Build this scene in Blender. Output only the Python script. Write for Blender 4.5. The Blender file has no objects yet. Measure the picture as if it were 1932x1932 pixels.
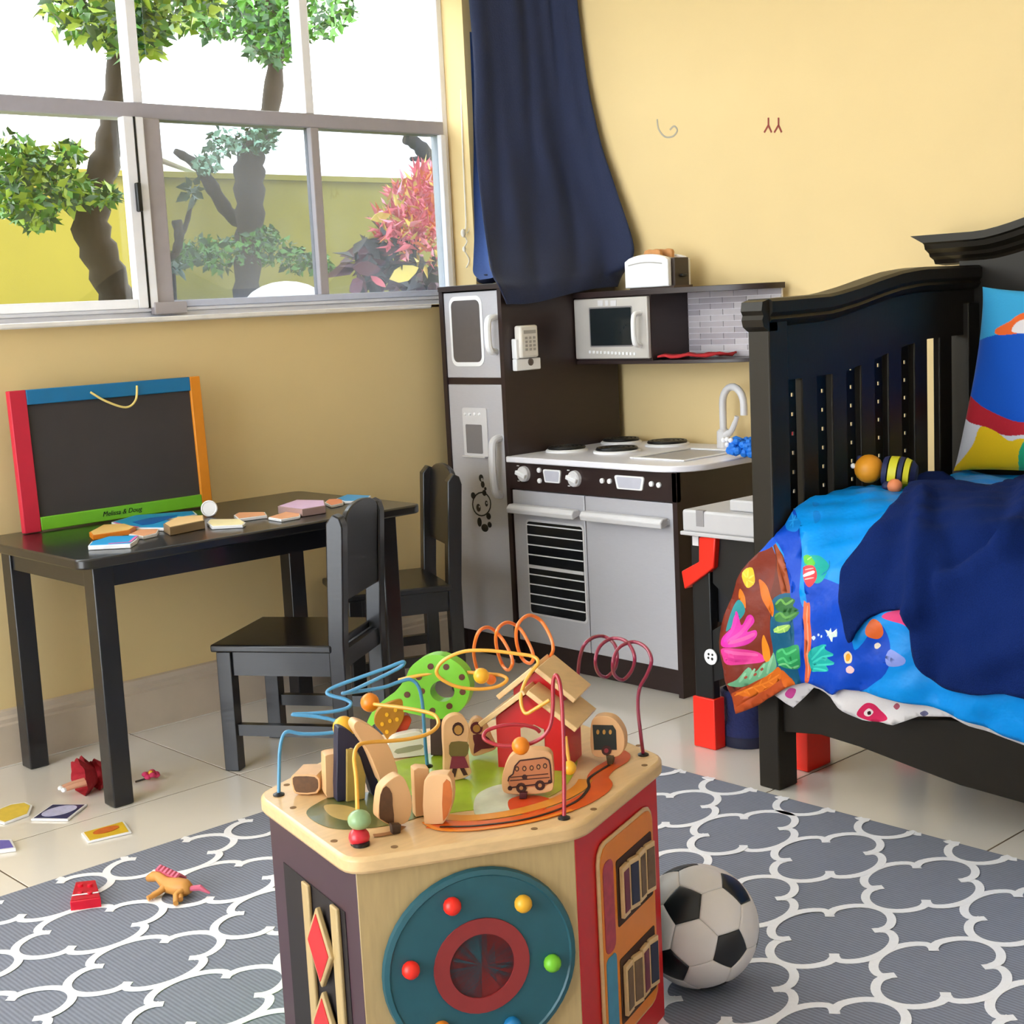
import bpy, math, random
from mathutils import Vector, Matrix
from mathutils.geometry import delaunay_2d_cdt
random.seed(7)
S = bpy.context.scene
COL = S.collection
# ------------------------------------------------------------------ camera
F = 2710.229                     # focal length in pixels of the 1932 px frame
MW = Matrix(((0.730524, -0.681076, -0.049697), (-0.133549, -0.071116, -0.988487), (0.669701, 0.728751, -0.142909)))
CAM = Vector((0, 0, 1.05))
cd = bpy.data.cameras.new('camera'); cam = bpy.data.objects.new('camera', cd); COL.objects.link(cam)
cd.sensor_width = 36; cd.lens = F / 1932 * 36; cd.clip_start = .05; cd.clip_end = 200
_r, _d, _f = (Vector(MW[i]) for i in range(3))
_f.normalize(); _r = (_r - _f * _r.dot(_f)).normalized(); _u = (-_f).cross(_r)
cam.matrix_world = Matrix(((_r.x, _u.x, -_f.x, CAM.x), (_r.y, _u.y, -_f.y, CAM.y), (_r.z, _u.z, -_f.z, CAM.z), (0, 0, 0, 1)))
S.camera = cam
# ------------------------------------------------------------------ view, world, sun
S.view_settings.view_transform = 'Standard'; S.view_settings.look = 'None'
S.view_settings.gamma = 1; S.view_settings.use_curve_mapping = False
S.view_settings.exposure = 2.42
S.cycles.use_denoising = True; S.cycles.max_bounces = 8; S.cycles.diffuse_bounces = 5
S.cycles.transparent_max_bounces = 16; S.cycles.caustics_reflective = False; S.cycles.caustics_refractive = False
S.cycles.sample_clamp_indirect = 6
w = bpy.data.worlds.new('world'); S.world = w; w.use_nodes = True
bg = w.node_tree.nodes['Background']; bg.inputs[0].default_value = (.88, .94, 1, 1); bg.inputs[1].default_value = 1.6
sd = bpy.data.lights.new('sun', 'SUN'); sun = bpy.data.objects.new('sun', sd); COL.objects.link(sun)
sd.energy = .6; sd.angle = .03; sd.color = (1, .95, .85)
sun.rotation_euler = Vector((.25, .6, -.77)).to_track_quat('-Z', 'Y').to_euler(); sun.location = (0, -6, 9)
# ------------------------------------------------------------------ pixels -> points
def ray(u, v): return MW.transposed() @ Vector(((u - 966) / F, (v - 966) / F, 1))
def pz(u, v, z=0.): d = ray(u, v); return CAM + d * ((z - CAM.z) / d.z)
def px(u, v, x): d = ray(u, v); return CAM + d * ((x - CAM.x) / d.x)
def py(u, v, y): d = ray(u, v); return CAM + d * ((y - CAM.y) / d.y)
def pd(u, v, dep): return CAM + ray(u, v) * dep
def pp(u, v, P, n): d = ray(u, v); return CAM + d * ((P - CAM).dot(n) / d.dot(n))
def depth(p): return (MW @ (p - CAM)).z
def proj(p): c = MW @ (p - CAM); return 966 + F * c.x / c.z, 966 + F * c.y / c.z
# ------------------------------------------------------------------ materials
def lin(h):
    h = h.lstrip('#'); o = []
    for i in (0, 2, 4):
        c = int(h[i:i + 2], 16) / 255; o.append(c / 12.92 if c <= .04045 else ((c + .055) / 1.055) ** 2.4)
    return o
MC = {}
def mat(name, h, rough=.5, var=.06, scale=40, bump=0., metal=0., spec=.5, stretch=(1, 1, 1), coat=0., sheen=0., detail=3):
    if name in MC: return MC[name]
    m = bpy.data.materials.new(name); m.use_nodes = True; N = m.node_tree.nodes; L = m.node_tree.links
    b = N['Principled BSDF']; c = lin(h)
    tc = N.new('ShaderNodeTexCoord'); mp = N.new('ShaderNodeMapping'); mp.inputs['Scale'].default_value = stretch
    no = N.new('ShaderNodeTexNoise'); no.inputs['Scale'].default_value = scale; no.inputs['Detail'].default_value = detail
    mx = N.new('ShaderNodeMix'); mx.data_type = 'RGBA'
    mx.inputs[6].default_value = [x * (1 - var) for x in c] + [1]; mx.inputs[7].default_value = [min(1, x * (1 + var)) for x in c] + [1]
    L.new(tc.outputs['Object'], mp.inputs[0]); L.new(mp.outputs[0], no.inputs[0]); L.new(no.outputs[0], mx.inputs[0]); L.new(mx.outputs[2], b.inputs['Base Color'])
    b.inputs['Roughness'].default_value = rough; b.inputs['Metallic'].default_value = metal; b.inputs['Specular IOR Level'].default_value = spec
    if coat: b.inputs['Coat Weight'].default_value = coat; b.inputs['Coat Roughness'].default_value = .1
    if sheen: b.inputs['Sheen Weight'].default_value = sheen; b.inputs['Sheen Roughness'].default_value = .4
    if bump:
        bp = N.new('ShaderNodeBump'); bp.inputs['Strength'].default_value = bump; bp.inputs['Distance'].default_value = .01
        L.new(no.outputs[0], bp.inputs['Height']); L.new(bp.outputs[0], b.inputs['Normal'])
    MC[name] = m; return m
def mat_paint(name, rough=.7, sheen=0., scale=260, bump=.08, spec=.25):
    """printed cloth: the print sits in a colour attribute of the mesh"""
    m = mat(name, '#ffffff', rough, .05, scale, bump, sheen=sheen, spec=spec)
    N = m.node_tree.nodes; L = m.node_tree.links; b = N['Principled BSDF']
    mx = next(n for n in N if n.type == 'MIX'); at = N.new('ShaderNodeAttribute'); at.attribute_name = 'print'
    mu = N.new('ShaderNodeMix'); mu.data_type = 'RGBA'; mu.blend_type = 'MULTIPLY'; mu.inputs[0].default_value = 1
    L.new(at.outputs['Color'], mu.inputs[6]); L.new(mx.outputs[2], mu.inputs[7]); L.new(mu.outputs[2], b.inputs['Base Color'])
    return m
def mat_glass(name, tint, gloss=.08, haze=0.):
    m = bpy.data.materials.new(name); m.use_nodes = True; N = m.node_tree.nodes; L = m.node_tree.links
    N.remove(N['Principled BSDF']); out = N['Material Output']
    t = N.new('ShaderNodeBsdfTransparent'); t.inputs[0].default_value = (*tint, 1)
    g = N.new('ShaderNodeBsdfGlossy'); g.inputs['Roughness'].default_value = .02
    mx = N.new('ShaderNodeMixShader'); mx.inputs[0].default_value = gloss
    L.new(t.outputs[0], mx.inputs[1]); L.new(g.outputs[0], mx.inputs[2])
    if haze:                                   # dusty film on the pane
        df = N.new('ShaderNodeBsdfTranslucent'); df.inputs[0].default_value = (.8, .8, .85, 1)
        no = N.new('ShaderNodeTexNoise'); no.inputs['Scale'].default_value = 3
        mt = N.new('ShaderNodeMath'); mt.operation = 'MULTIPLY'; mt.inputs[1].default_value = haze * 2
        L.new(no.outputs[0], mt.inputs[0])
        m2 = N.new('ShaderNodeMixShader'); L.new(mt.outputs[0], m2.inputs[0]); L.new(mx.outputs[0], m2.inputs[1]); L.new(df.outputs[0], m2.inputs[2])
        L.new(m2.outputs[0], out.inputs[0])
    else: L.new(mx.outputs[0], out.inputs[0])
    return m
# ------------------------------------------------------------------ mesh builder
class MB:
    def __init__(s): s.v = []; s.f = []; s.m = []
    def add(s, vs, fs, mi=0):
        n = len(s.v); s.v += [Vector(p) for p in vs]; s.f += [tuple(n + i for i in f) for f in fs]; s.m += [mi] * len(fs); return s
    def box(s, x0, x1, y0, y1, z0, z1, mi=0):
        if x0 > x1: x0, x1 = x1, x0
        if y0 > y1: y0, y1 = y1, y0
        if z0 > z1: z0, z1 = z1, z0
        return s.add([(x0, y0, z0), (x1, y0, z0), (x1, y1, z0), (x0, y1, z0), (x0, y0, z1), (x1, y0, z1), (x1, y1, z1), (x0, y1, z1)],
                     [(3, 2, 1, 0), (4, 5, 6, 7), (0, 1, 5, 4), (1, 2, 6, 5), (2, 3, 7, 6), (3, 0, 4, 7)], mi)
    def obox(s, c, ax, ay, az, mi=0):
        """box from a centre and three half vectors"""
        c, ax, ay, az = Vector(c), Vector(ax), Vector(ay), Vector(az)
        vs = [c + ax * i + ay * j + az * k for k in (-1, 1) for i, j in ((-1, -1), (1, -1), (1, 1), (-1, 1))]
        return s.add(vs, [(3, 2, 1, 0), (4, 5, 6, 7), (0, 1, 5, 4), (1, 2, 6, 5), (2, 3, 7, 6), (3, 0, 4, 7)], mi)
    def prism(s, poly, off, mi=0):
        poly = [Vector(p) for p in poly]; off = Vector(off); n = len(poly)
        nv = Vector((0, 0, 0))
        for i in range(n): nv += (poly[i] - poly[0]).cross(poly[(i + 1) % n] - poly[0])
        if nv.dot(off) > 0: poly.reverse()
        return s.add(poly + [p + off for p in poly], [tuple(range(n)), tuple(range(2 * n - 1, n - 1, -1))] + [(i, i + n, (i + 1) % n + n, (i + 1) % n) for i in range(n)], mi)
    def tube(s, path, r, n=8, closed=False, mi=0):
        path = [Vector(p) for p in path]; k = len(path); rr = r if isinstance(r, (list, tuple)) else [r] * k
        vs = []; fs = []; up = None
        for i, p in enumerate(path):
            a = path[(i - 1) % k] if closed or i else p; b = path[(i + 1) % k] if closed or i < k - 1 else p
            t = (b - a).normalized() if (b - a).length > 1e-9 else Vector((0, 0, 1))
            if up is None:
                up = t.cross(Vector((0, 0, 1)));  up = t.cross(Vector((1, 0, 0))) if up.length < .1 else up
            up = (up - t * up.dot(t)).normalized(); w_ = t.cross(up)
            for j in range(n):
                a_ = 2 * math.pi * j / n; vs.append(p + (up * math.cos(a_) + w_ * math.sin(a_)) * rr[i])
        for i in range(k if closed else k - 1):
            for j in range(n):
                a_, b_ = i * n + j, i * n + (j + 1) % n; c_, d_ = ((i + 1) % k) * n + (j + 1) % n, ((i + 1) % k) * n + j
                fs.append((a_, b_, c_, d_))
        if not closed: fs += [tuple(range(n - 1, -1, -1)), tuple((k - 1) * n + j for j in range(n))]
        return s.add(vs, fs, mi)
    def lathe(s, c, prof, n=20, axis=(0, 0, 1), mi=0):
        """profile of (radius, height) turned round the axis through c"""
        c = Vector(c); ax = Vector(axis).normalized(); u_ = ax.orthogonal().normalized(); w_ = ax.cross(u_); vs = []; fs = []
        for r, h in prof:
            for j in range(n):
                a_ = 2 * math.pi * j / n; vs.append(c + ax * h + (u_ * math.cos(a_) + w_ * math.sin(a_)) * max(r, 1e-5))
        for i in range(len(prof) - 1):
            for j in range(n):
                fs.append((i * n + j, i * n + (j + 1) % n, (i + 1) * n + (j + 1) % n, (i + 1) * n + j))
        fs += [tuple(range(n - 1, -1, -1)), tuple((len(prof) - 1) * n + j for j in range(n))]
        return s.add(vs, fs, mi)
    def sphere(s, c, r, n=16, sc=(1, 1, 1), mi=0):
        c = Vector(c); k = n // 2; vs = []; fs = []
        for i in range(k + 1):
            t = math.pi * i / k
            for j in range(n):
                a_ = 2 * math.pi * j / n; vs.append(c + Vector((math.sin(t) * math.cos(a_) * sc[0], math.sin(t) * math.sin(a_) * sc[1], math.cos(t) * sc[2])) * r)
        for i in range(k):
            for j in range(n): fs.append((i * n + j, (i + 1) * n + j, (i + 1) * n + (j + 1) % n, i * n + (j + 1) % n))
        return s.add(vs, fs, mi)
    def disc(s, c, r, nrm, off=.0, n=20, mi=0, sx=1., th=.0008):
        c = Vector(c); nrm = Vector(nrm).normalized(); u_ = Vector((0, 0, 1)).cross(nrm)
        u_ = Vector((1, 0, 0)) if u_.length < .01 else u_.normalized(); w_ = nrm.cross(u_); c = c + nrm * off
        return s.prism([c + u_ * r * sx * math.cos(2 * math.pi * j / n) + w_ * r * math.sin(2 * math.pi * j / n) for j in range(n)], nrm * th, mi)
    def grid(s, rows, mi=0, flip=False):
        k = len(rows[0]); vs = [p for r in rows for p in r]; fs = []
        for i in range(len(rows) - 1):
            for j in range(k - 1):
                q = (i * k + j, i * k + j + 1, (i + 1) * k + j + 1, (i + 1) * k + j); fs.append(q[::-1] if flip else q)
        return s.add(vs, fs, mi)
OFF = {}
def link(o, parent=None):
    COL.objects.link(o)
    if parent is not None: o.parent = parent
    return o
def thing(name, label, cat, loc=(0, 0, 0), rotz=0., group=None):
    o = bpy.data.objects.new(name, None); link(o); o.empty_display_size = .05
    o.location = loc; o.rotation_euler = (0, 0, rotz); o['label'] = label; o['category'] = cat
    if group: o['group'] = group
    OFF[o] = Vector(loc); return o
def part(name, mb, m, parent=None, bevel=0., sharp=35, label=None, local=False, kind=None, seg=2):
    me = bpy.data.meshes.new(name); off = Vector((0, 0, 0))
    if parent is not None and not local: off = OFF.get(parent, off)
    me.from_pydata([tuple(v - off) for v in mb.v], [], mb.f)
    for mm in (m if isinstance(m, (list, tuple)) else [m]): me.materials.append(mm)
    for p, i in zip(me.polygons, mb.m): p.material_index = i
    me.validate(); me.shade_smooth(); me.set_sharp_from_angle(angle=math.radians(sharp))
    o = bpy.data.objects.new(name, me); link(o, parent); OFF[o] = off
    if bevel:
        b = o.modifiers.new('edge', 'BEVEL'); b.width = bevel; b.segments = seg; b.limit_method = 'ANGLE'; b.angle_limit = math.radians(40); b.harden_normals = False
    if label: o['label'] = label
    if kind: o['kind'] = kind
    return o
def solo(name, mb, m, label, cat, base, group=None, **k):
    """a thing that is one mesh, its origin at its base"""
    for i, v in enumerate(mb.v): mb.v[i] = v - Vector(base)
    o = part(name, mb, m, None, **k); o.location = base; OFF[o] = Vector(base); o['label'] = label; o['category'] = cat
    if group: o['group'] = group
    return o
def struct(name, mb, m, **k):
    o = part(name, mb, m, None, **k); o['kind'] = 'structure'; return o
def copy_tree(o, parent=None):
    c = o.copy(); COL.objects.link(c); c.parent = parent
    for ch in list(o.children): copy_tree(ch, c)
    return c
def smooth(pts, k=6, closed=False):
    P = [Vector(p) for p in pts]; n = len(P); out = []
    for i in range(n if closed else n - 1):
        a, b, c, d = (P[(i + j) % n] if closed else P[min(max(i + j, 0), n - 1)] for j in (-1, 0, 1, 2))
        for j in range(k):
            t = j / k; out.append(.5 * ((2 * b) + (c - a) * t + (2 * a - 5 * b + 4 * c - d) * t * t + (3 * b - a - 3 * c + d) * t ** 3))
    if not closed: out.append(P[-1])
    return out
def stroke(path, nrm, wd, th=.0006, off=.0004, closed=False):
    """flat band of width wd that follows a path lying on a plane with normal nrm"""
    P = [Vector(p) for p in path]; nrm = Vector(nrm).normalized(); k = len(P); A = []; B = []
    for i, p in enumerate(P):
        a = P[(i - 1) % k] if closed or i else p; b = P[(i + 1) % k] if closed or i < k - 1 else p
        s_ = nrm.cross(b - a)
        s_ = s_.normalized() if s_.length > 1e-9 else Vector((0, 0, 0))
        A.append(p + s_ * wd / 2 + nrm * off); B.append(p - s_ * wd / 2 + nrm * off)
    vs = A + B + [q + nrm * th for q in A] + [q + nrm * th for q in B]; fs = []
    for i in range(k if closed else k - 1):
        j = (i + 1) % k
        fs += [(2 * k + i, 2 * k + j, 3 * k + j, 3 * k + i), (i, j, 2 * k + j, 2 * k + i), (k + j, k + i, 3 * k + i, 3 * k + j)]
    return vs, [f[::-1] for f in fs]
def inpoly(x, y, P):
    c = False; n = len(P); j = n - 1
    for i in range(n):
        xi, yi = P[i][0], P[i][1]; xj, yj = P[j][0], P[j][1]
        if (yi > y) != (yj > y) and x < (xj - xi) * (y - yi) / (yj - yi) + xi: c = not c
        j = i
    return c
def interp(x, pts):
    if x <= pts[0][0]: return pts[0][1]
    for (a, b), (c, d) in zip(pts, pts[1:]):
        if x <= c: return b + (d - b) * (x - a) / (c - a)
    return pts[-1][1]
def text(name, body, size, m, parent, loc, xdir, ydir, th=.0004, font_shear=0.):
    cu = bpy.data.curves.new(name, 'FONT'); cu.body = body; cu.size = size; cu.align_x = 'CENTER'; cu.align_y = 'CENTER'; cu.extrude = th; cu.shear = font_shear; cu.resolution_u = 3
    t = bpy.data.objects.new(name, cu); COL.objects.link(t)
    me = bpy.data.meshes.new_from_object(t.evaluated_get(bpy.context.evaluated_depsgraph_get()))
    bpy.data.objects.remove(t); x = Vector(xdir).normalized(); y = Vector(ydir).normalized(); z = x.cross(y)
    me.transform(Matrix(((x.x, y.x, z.x, 0), (x.y, y.y, z.y, 0), (x.z, y.z, z.z, 0), (0, 0, 0, 1))))
    off = OFF.get(parent, Vector()); me.transform(Matrix.Translation(Vector(loc) - off)); me.materials.clear(); me.materials.append(m)
    o = bpy.data.objects.new(name, me); link(o, parent); OFF[o] = off; return o
def setprint(o, fn):
    """store the cloth's printed colour, read at each vertex position"""
    me = o.data; off = OFF.get(o, Vector()); at = me.color_attributes.new('print', 'FLOAT_COLOR', 'POINT')
    for i, v in enumerate(me.vertices): at.data[i].color = (*fn(v.co + off), 1)
# ------------------------------------------------------------------ palette
M_wall = mat('wall_paint', '#e2c892', .75, .03, 6, .03)
M_base = mat('baseboard_stone', '#c9b9a6', .55, .12, 14, .1)
M_grout = mat('grout', '#6b5a48', .9, .1, 60)
M_tile = mat('floor_tile', '#e9e2d9', .13, .05, 5, .006, spec=.55, coat=.3)
M_ceil = mat('ceiling_paint', '#f2f1f0', .9, .02)
M_white = mat('white_aluminium', '#f1f1f8', .4, .04)
M_sill = mat('sill_marble', '#eeebe8', .35, .12, 20)
M_dark = mat('black_rubber', '#0c0c0e', .6)
M_blackwood = mat('black_painted_wood', '#15151a', .30, .15, 30, .02, stretch=(1, 1, 6), coat=.25)
M_crib = mat('espresso_crib_wood', '#1e1912', .42, .2, 25, .02, spec=.35, stretch=(6, 1, 1))
M_brown = mat('espresso_laminate', '#2c1e1d', .38, .2, 18, stretch=(1, 1, 5))
M_silver = mat('brushed_silver_laminate', '#bebdc3', .36, .05, 60, .01, stretch=(1, 1, 8), metal=.15)
M_plast = mat('grey_white_plastic', '#d4d2d4', .38, .03)
M_counter = mat('white_counter', '#eceaf2', .3, .02)
M_navy = mat('navy_cloth', '#1b2544', .85, .18, 220, .15, sheen=.1)
M_fleece = mat('navy_fleece', '#14265e', 1., .3, 420, .3, spec=.03, sheen=.02)
M_wood = mat('beech_wood', '#d9b583', .38, .14, 14, .01, stretch=(1, 9, 9), coat=.2)
M_wood2 = mat('pale_plywood', '#b59b6c', .45, .16, 16, .01, stretch=(9, 9, 1.2))
M_wood3 = mat('cut_beech', '#d6a878', .45, .12, 40, stretch=(1, 1, .4))
M_red = mat('red_paint', '#c4141a', .35, .08); M_redp = mat('red_plastic', '#ef2a18', .35, .03)
M_orange = mat('orange_paint', '#e0801a', .35, .08); M_yellow = mat('yellow_paint', '#e8ac2c', .35, .06)
M_green = mat('lime_paint', '#74bf2c', .4, .06); M_blue = mat('blue_paint', '#1572a8', .4, .06)
M_teal = mat('teal_paint', '#1f5460', .4, .12); M_purple = mat('plum_paint', '#3f2630', .4, .1)
M_black = mat('black_plastic', '#101113', .4, .05); M_ink = mat('brown_ink', '#3a1712', .6, .2)
M_cream = mat('cream_card', '#f0e9dc', .5, .03); M_white2 = mat('white_plastic', '#eeeef0', .35, .02)
M_slate = mat('chalkboard_slate', '#3a3637', .7, .12, 12)
M_skyblue = mat('sky_blue_card', '#1f9fe0', .4, .05); M_peach = mat('peach_card', '#e5a377', .5, .06); M_pink = mat('pink_card', '#df6fae', .45, .06)
M_string = mat('yellow_cord', '#e6cf7c', .8, .1, 300)
M_greyprint = mat('grey_laminate', '#7d797b', .35, .04)
# ================================================================== the room
XB, YW = 3.30, 3.375            # the wall behind the kitchen, the window wall
b = MB().box(-2.4, XB + .2, -1.8, YW + .2, -.12, -.001); FL = struct('floor', b, M_grout)
xs = [1.062 + .63 * k for k in range(-6, 5)]; ys = [2.826 + .508 * k for k in range(-9, 3)]
tm = {}
for x in xs:
    for y in ys:
        x0, x1, y0, y1 = max(x, -2.4) + .002, min(x + .63, XB - .001) - .002, max(y, -1.6) + .002, min(y + .508, YW - .001) - .002
        if x1 - x0 < .03 or y1 - y0 < .03: continue
        key = (round(x1 - x0, 3), round(y1 - y0, 3))
        if key not in tm:
            a, c = key; t = part('tile', MB().box(0, a, 0, c, -.003, 0), M_tile, FL, bevel=.0005, local=True, seg=1); tm[key] = t; t.location = (x0, y0, 0)
        else:
            t = tm[key].copy(); COL.objects.link(t); t.location = (x0, y0, 0)
# window wall with its opening
WX0, WX1, WZ0, WZ1 = -.4, 3.0, 1.062, 2.06
b = MB().box(-2.4, XB + .2, YW, YW + .18, -.12, WZ0).box(-2.4, XB + .2, YW, YW + .18, WZ1, 2.6)
b.box(-2.4, WX0, YW, YW + .18, WZ0, WZ1).box(WX1, XB + .2, YW, YW + .18, WZ0, WZ1)
struct('wall_left', b, M_wall)
struct('wall_right', MB().box(XB, XB + .2, -1.8, YW, -.12, 2.6), M_wall)
struct('wall_back', MB().box(-2.4, XB, -1.8, -1.6, -.12, 2.6), M_ceil)
struct('wall_front_blocker', MB().box(-2.6, -2.4, -1.8, .6, -.12, 2.6), M_ceil)  # unseen, added to block daylight so the window wall stays darker
struct('ceiling', MB().box(-2.6, XB + .3, -1.9, YW + .5, 2.6, 2.75), M_ceil)
prof = [(0, 0), (-.030, 0), (-.030, .098), (-.022, .102), (-.022, .112), (-.014, .118), (-.012, .130), (0, .132)]
struct('baseboard_left', MB().prism([(-2.4, YW + a, z) for a, z in prof], (XB + 2.4, 0, 0)), M_base)
struct('baseboard_right', MB().prism([(XB + a, -1.6, z) for a, z in [(p * .5, q) for p, q in prof]], (0, YW - .03 + 1.6, 0)), M_base)
# window: outer frame, stiles, rails, panes
YF = 3.47
W = MB().box(WX0, WX1, YF, YF + .06, WZ0, 1.078).box(WX0, WX1, YF, YF + .06, WZ1 - .03, WZ1).box(WX0, WX0 + .03, YF, YF + .06, WZ0, WZ1).box(WX1 - .022, WX1, YF, YF + .06, WZ0, WZ1)
WIN = struct('window_1', W, M_white, bevel=.003)
part('frame_track', MB().box(WX0 + .03, WX1 - .022, YF - .012, YF + .05, 1.078, 1.088), M_white, WIN, bevel=.002)
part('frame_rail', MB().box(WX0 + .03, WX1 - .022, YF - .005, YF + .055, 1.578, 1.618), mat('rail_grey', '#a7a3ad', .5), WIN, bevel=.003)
sx = lambda u, v: py(u, v, YF).x
A0, A1 = sx(236, 400) , sx(256, 400); B0, B1 = sx(268, 400), sx(308, 400); C0, C1 = sx(590, 400), sx(606, 400); D1 = WX1 - .022
M_shade = mat('stile_shaded', '#a7a0a4', .5)  # greyer copy of the white frame: shade painted into these stiles
part('sash_stile', MB().box(A0, A1, YF - .03, YF, 1.088, 1.578), M_white, WIN, bevel=.003)
part('sash_stile', MB().box(A1 + .004, B0 + .01, YF - .03, YF + .0, 1.088, 1.578), M_white, WIN, bevel=.003)
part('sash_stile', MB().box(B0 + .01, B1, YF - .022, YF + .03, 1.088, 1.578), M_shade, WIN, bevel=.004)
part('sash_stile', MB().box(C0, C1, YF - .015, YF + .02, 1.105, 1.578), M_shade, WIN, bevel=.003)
part('sash_stile', MB().box(D1 - .022, D1, YF - .015, YF + .02, 1.088, 1.578), M_white, WIN, bevel=.003)
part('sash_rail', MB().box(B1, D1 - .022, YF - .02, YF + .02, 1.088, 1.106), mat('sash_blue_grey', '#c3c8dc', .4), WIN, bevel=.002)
part('sash_rail', MB().box(WX0 + .03, A0, YF - .03, YF, 1.088, 1.112), M_white, WIN, bevel=.002)
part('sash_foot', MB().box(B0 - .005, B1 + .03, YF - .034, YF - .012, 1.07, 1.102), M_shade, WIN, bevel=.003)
p0, p1 = py(247, 345, YF - .03), py(266, 400, YF - .03)
part('latch', MB().box(p0.x + .008, p1.x, YF - .045, YF - .03, p1.z, p0.z), M_black, WIN, bevel=.003)
part('seal', MB().box(A1, A1 + .004, YF - .031, YF - .005, 1.088, 1.578), M_black, WIN)
for (a, c, g) in ((WX0 + .03, A0, mat_glass('clear_pane', (.99, .99, .96), .03)), (B1, C0, mat_glass('dusty_pane', (.62, .65, .68), .05, .045)), (C1, D1 - .022, None)):
    g = g or bpy.data.materials['dusty_pane']
    part('pane', MB().box(a, c, YF + .002, YF + .005, 1.1, 1.58), g, WIN)
for a, c in ((WX0 + .03, (A1 + WX0) / 2), ((A1 + WX0) / 2 + .03, B0), (B1, C0), (C1, D1)):
    part('pane', MB().box(a, c, YF + .022, YF + .025, 1.616, WZ1 - .03), bpy.data.materials['clear_pane'], WIN)
for a in ((A1 + WX0) / 2, B0, C0 ):
    part('frame_stile', MB().box(a, a + .03, YF, YF + .05, 1.618, WZ1 - .03), M_white, WIN, bevel=.003)
struct('trim_1', MB().box(WX0 - .03, 2.787, YW - .035, YW + .12, 1.05, 1.064).box(2.787, WX1, YW, YW + .12, 1.05, 1.064), M_sill, bevel=.004)
# blind cord beside the window
c = [py(868, 60, 3.40), py(872, 250, 3.40), py(876, 350, 3.40), py(879, 425, 3.40), py(874, 440, 3.40), py(881, 455, 3.40), py(876, 470, 3.40), py(885, 490, 3.40), py(880, 505, 3.40)]
k = thing('blind_cord', 'knotted white blind cord hanging at the window beside the navy curtain', 'cord', c[-1])
part('cord', MB().tube(smooth(c), .0022, 6), M_cream, k); c2 = [p + Vector((.012, -.004, 0)) for p in c[:5]]
part('cord', MB().tube(smooth(c2), .002, 6), M_cream, k)
part('knot', MB().sphere(c[4], .009, 10, (1, .8, 1.5)), M_cream, k); part('knot', MB().sphere(c[6], .007, 10, (1, .8, 1.3)), M_cream, k)
# ================================================================== the garden outside
M_gw = mat('garden_wall_paint', '#7a7020', .85, .16, 3, .05); M_bark = mat('bark', '#2e2620', .95, .6, 30, .15, stretch=(1, 1, .3), detail=8)
M_leaf = mat('leaf_green', '#3f7420', .5, .4, 9); M_leaf2 = mat('leaf_dark', '#1f4624', .5, .35, 9); M_leafy = mat('leaf_yellow', '#7f9a2c', .5, .3, 9)
struct('trim_2', MB().box(-9, 16, 6.2, 6.4, -.4, 1.725).box(-9, 16, 6.17, 6.43, 1.725, 1.752), M_gw)
bpy.data.objects['trim_2'].name = 'wall_garden'
struct('ground', MB().box(-12, 18, YW + .18, 16, -.6, -.4), mat('lawn', '#5f7a35', .95, .3, 30, .4))
def trunk(name, label, Y, paths, foliage=None, group=None, cat='tree'):
    P0 = py(*paths[0][0][:2], Y); base = Vector((P0.x, Y, -.4)); t = thing(name, label, cat, base, group=group)
    for i, pa in enumerate(paths):
        pts = [py(u, v, Y + (.15 * i)) for u, v, r in pa]; s_ = depth(pts[0]) / F; rr = [r * s_ for u, v, r in pa]
        if i == 0: pts = [Vector((pts[0].x, Y, -.4))] + pts; rr = [rr[0] * 1.15] + rr
        n = 5; sp = smooth(pts, n); rs = [interp(q / n, [(a, x) for a, x in enumerate(rr)]) * (1 + .12 * math.sin(q * 2.1 + i)) for q in range(len(sp))]
        part('trunk' if i == 0 else 'branch', MB().tube(sp, rs, 10), M_bark, t, sharp=80)
    if foliage:
        for j, (blobs, n, ls, mats) in enumerate(foliage):
            m_ = MB()
            for q in range(n):
                u, v, r = random.choice(blobs); a = random.random() * 6.283; d = r * math.sqrt(random.random())
                p = py(u + d * math.cos(a), v + d * math.sin(a) * .8, Y + random.uniform(-.35, .25))
                leaf(m_, p, ls * random.uniform(.6, 1.5), random.randrange(len(mats)), .3)
            o = part('foliage', m_, mats, t, sharp=180)
    return t
def leaf(m_, p, l, mi, wd=.42, dirn=None):
    d = dirn or Vector((random.gauss(0, 1), random.gauss(0, 1), random.gauss(-.2, .8))).normalized()
    s_ = d.cross(Vector((random.gauss(0, 1), random.gauss(0, 1), random.gauss(0, 1)))).normalized() * l * wd; n_ = d.cross(s_).normalized() * l * .12
    m_.add([p, p + d * l * .35 + s_ + n_, p + d * l, p + d * l * .35 - s_ + n_, p + d * l * .45], [(0, 1, 4), (1, 2, 4), (2, 3, 4), (3, 0, 4)], mi)
trunk('shade_tree', 'thick leaning tree trunk with leafy branches before the sunny garden wall', 4.55,
      [[(262, 720, 34), (245, 640, 33), (225, 575, 32), (197, 500, 33), (172, 430, 34), (180, 360, 30), (203, 290, 26), (215, 200, 22), (230, 60, 18), (250, -80, 13)], [(178, 395, 10), (120, 330, 7), (60, 300, 5), (10, 330, 3)]],
      [([(40, 330, 55), (90, 350, 60), (20, 380, 40), (140, 360, 40), (60, 300, 30), (70, 400, 35), (200, 370, 18), (0, 300, 60), (130, 290, 20)], 2600, .034, [M_leaf, M_leaf2, M_leafy]),
       ([(250, -70, 120), (170, 0, 90), (330, -10, 90), (250, 60, 60)], 2400, .045, [M_leaf, M_leaf2, M_leafy])])
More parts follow.
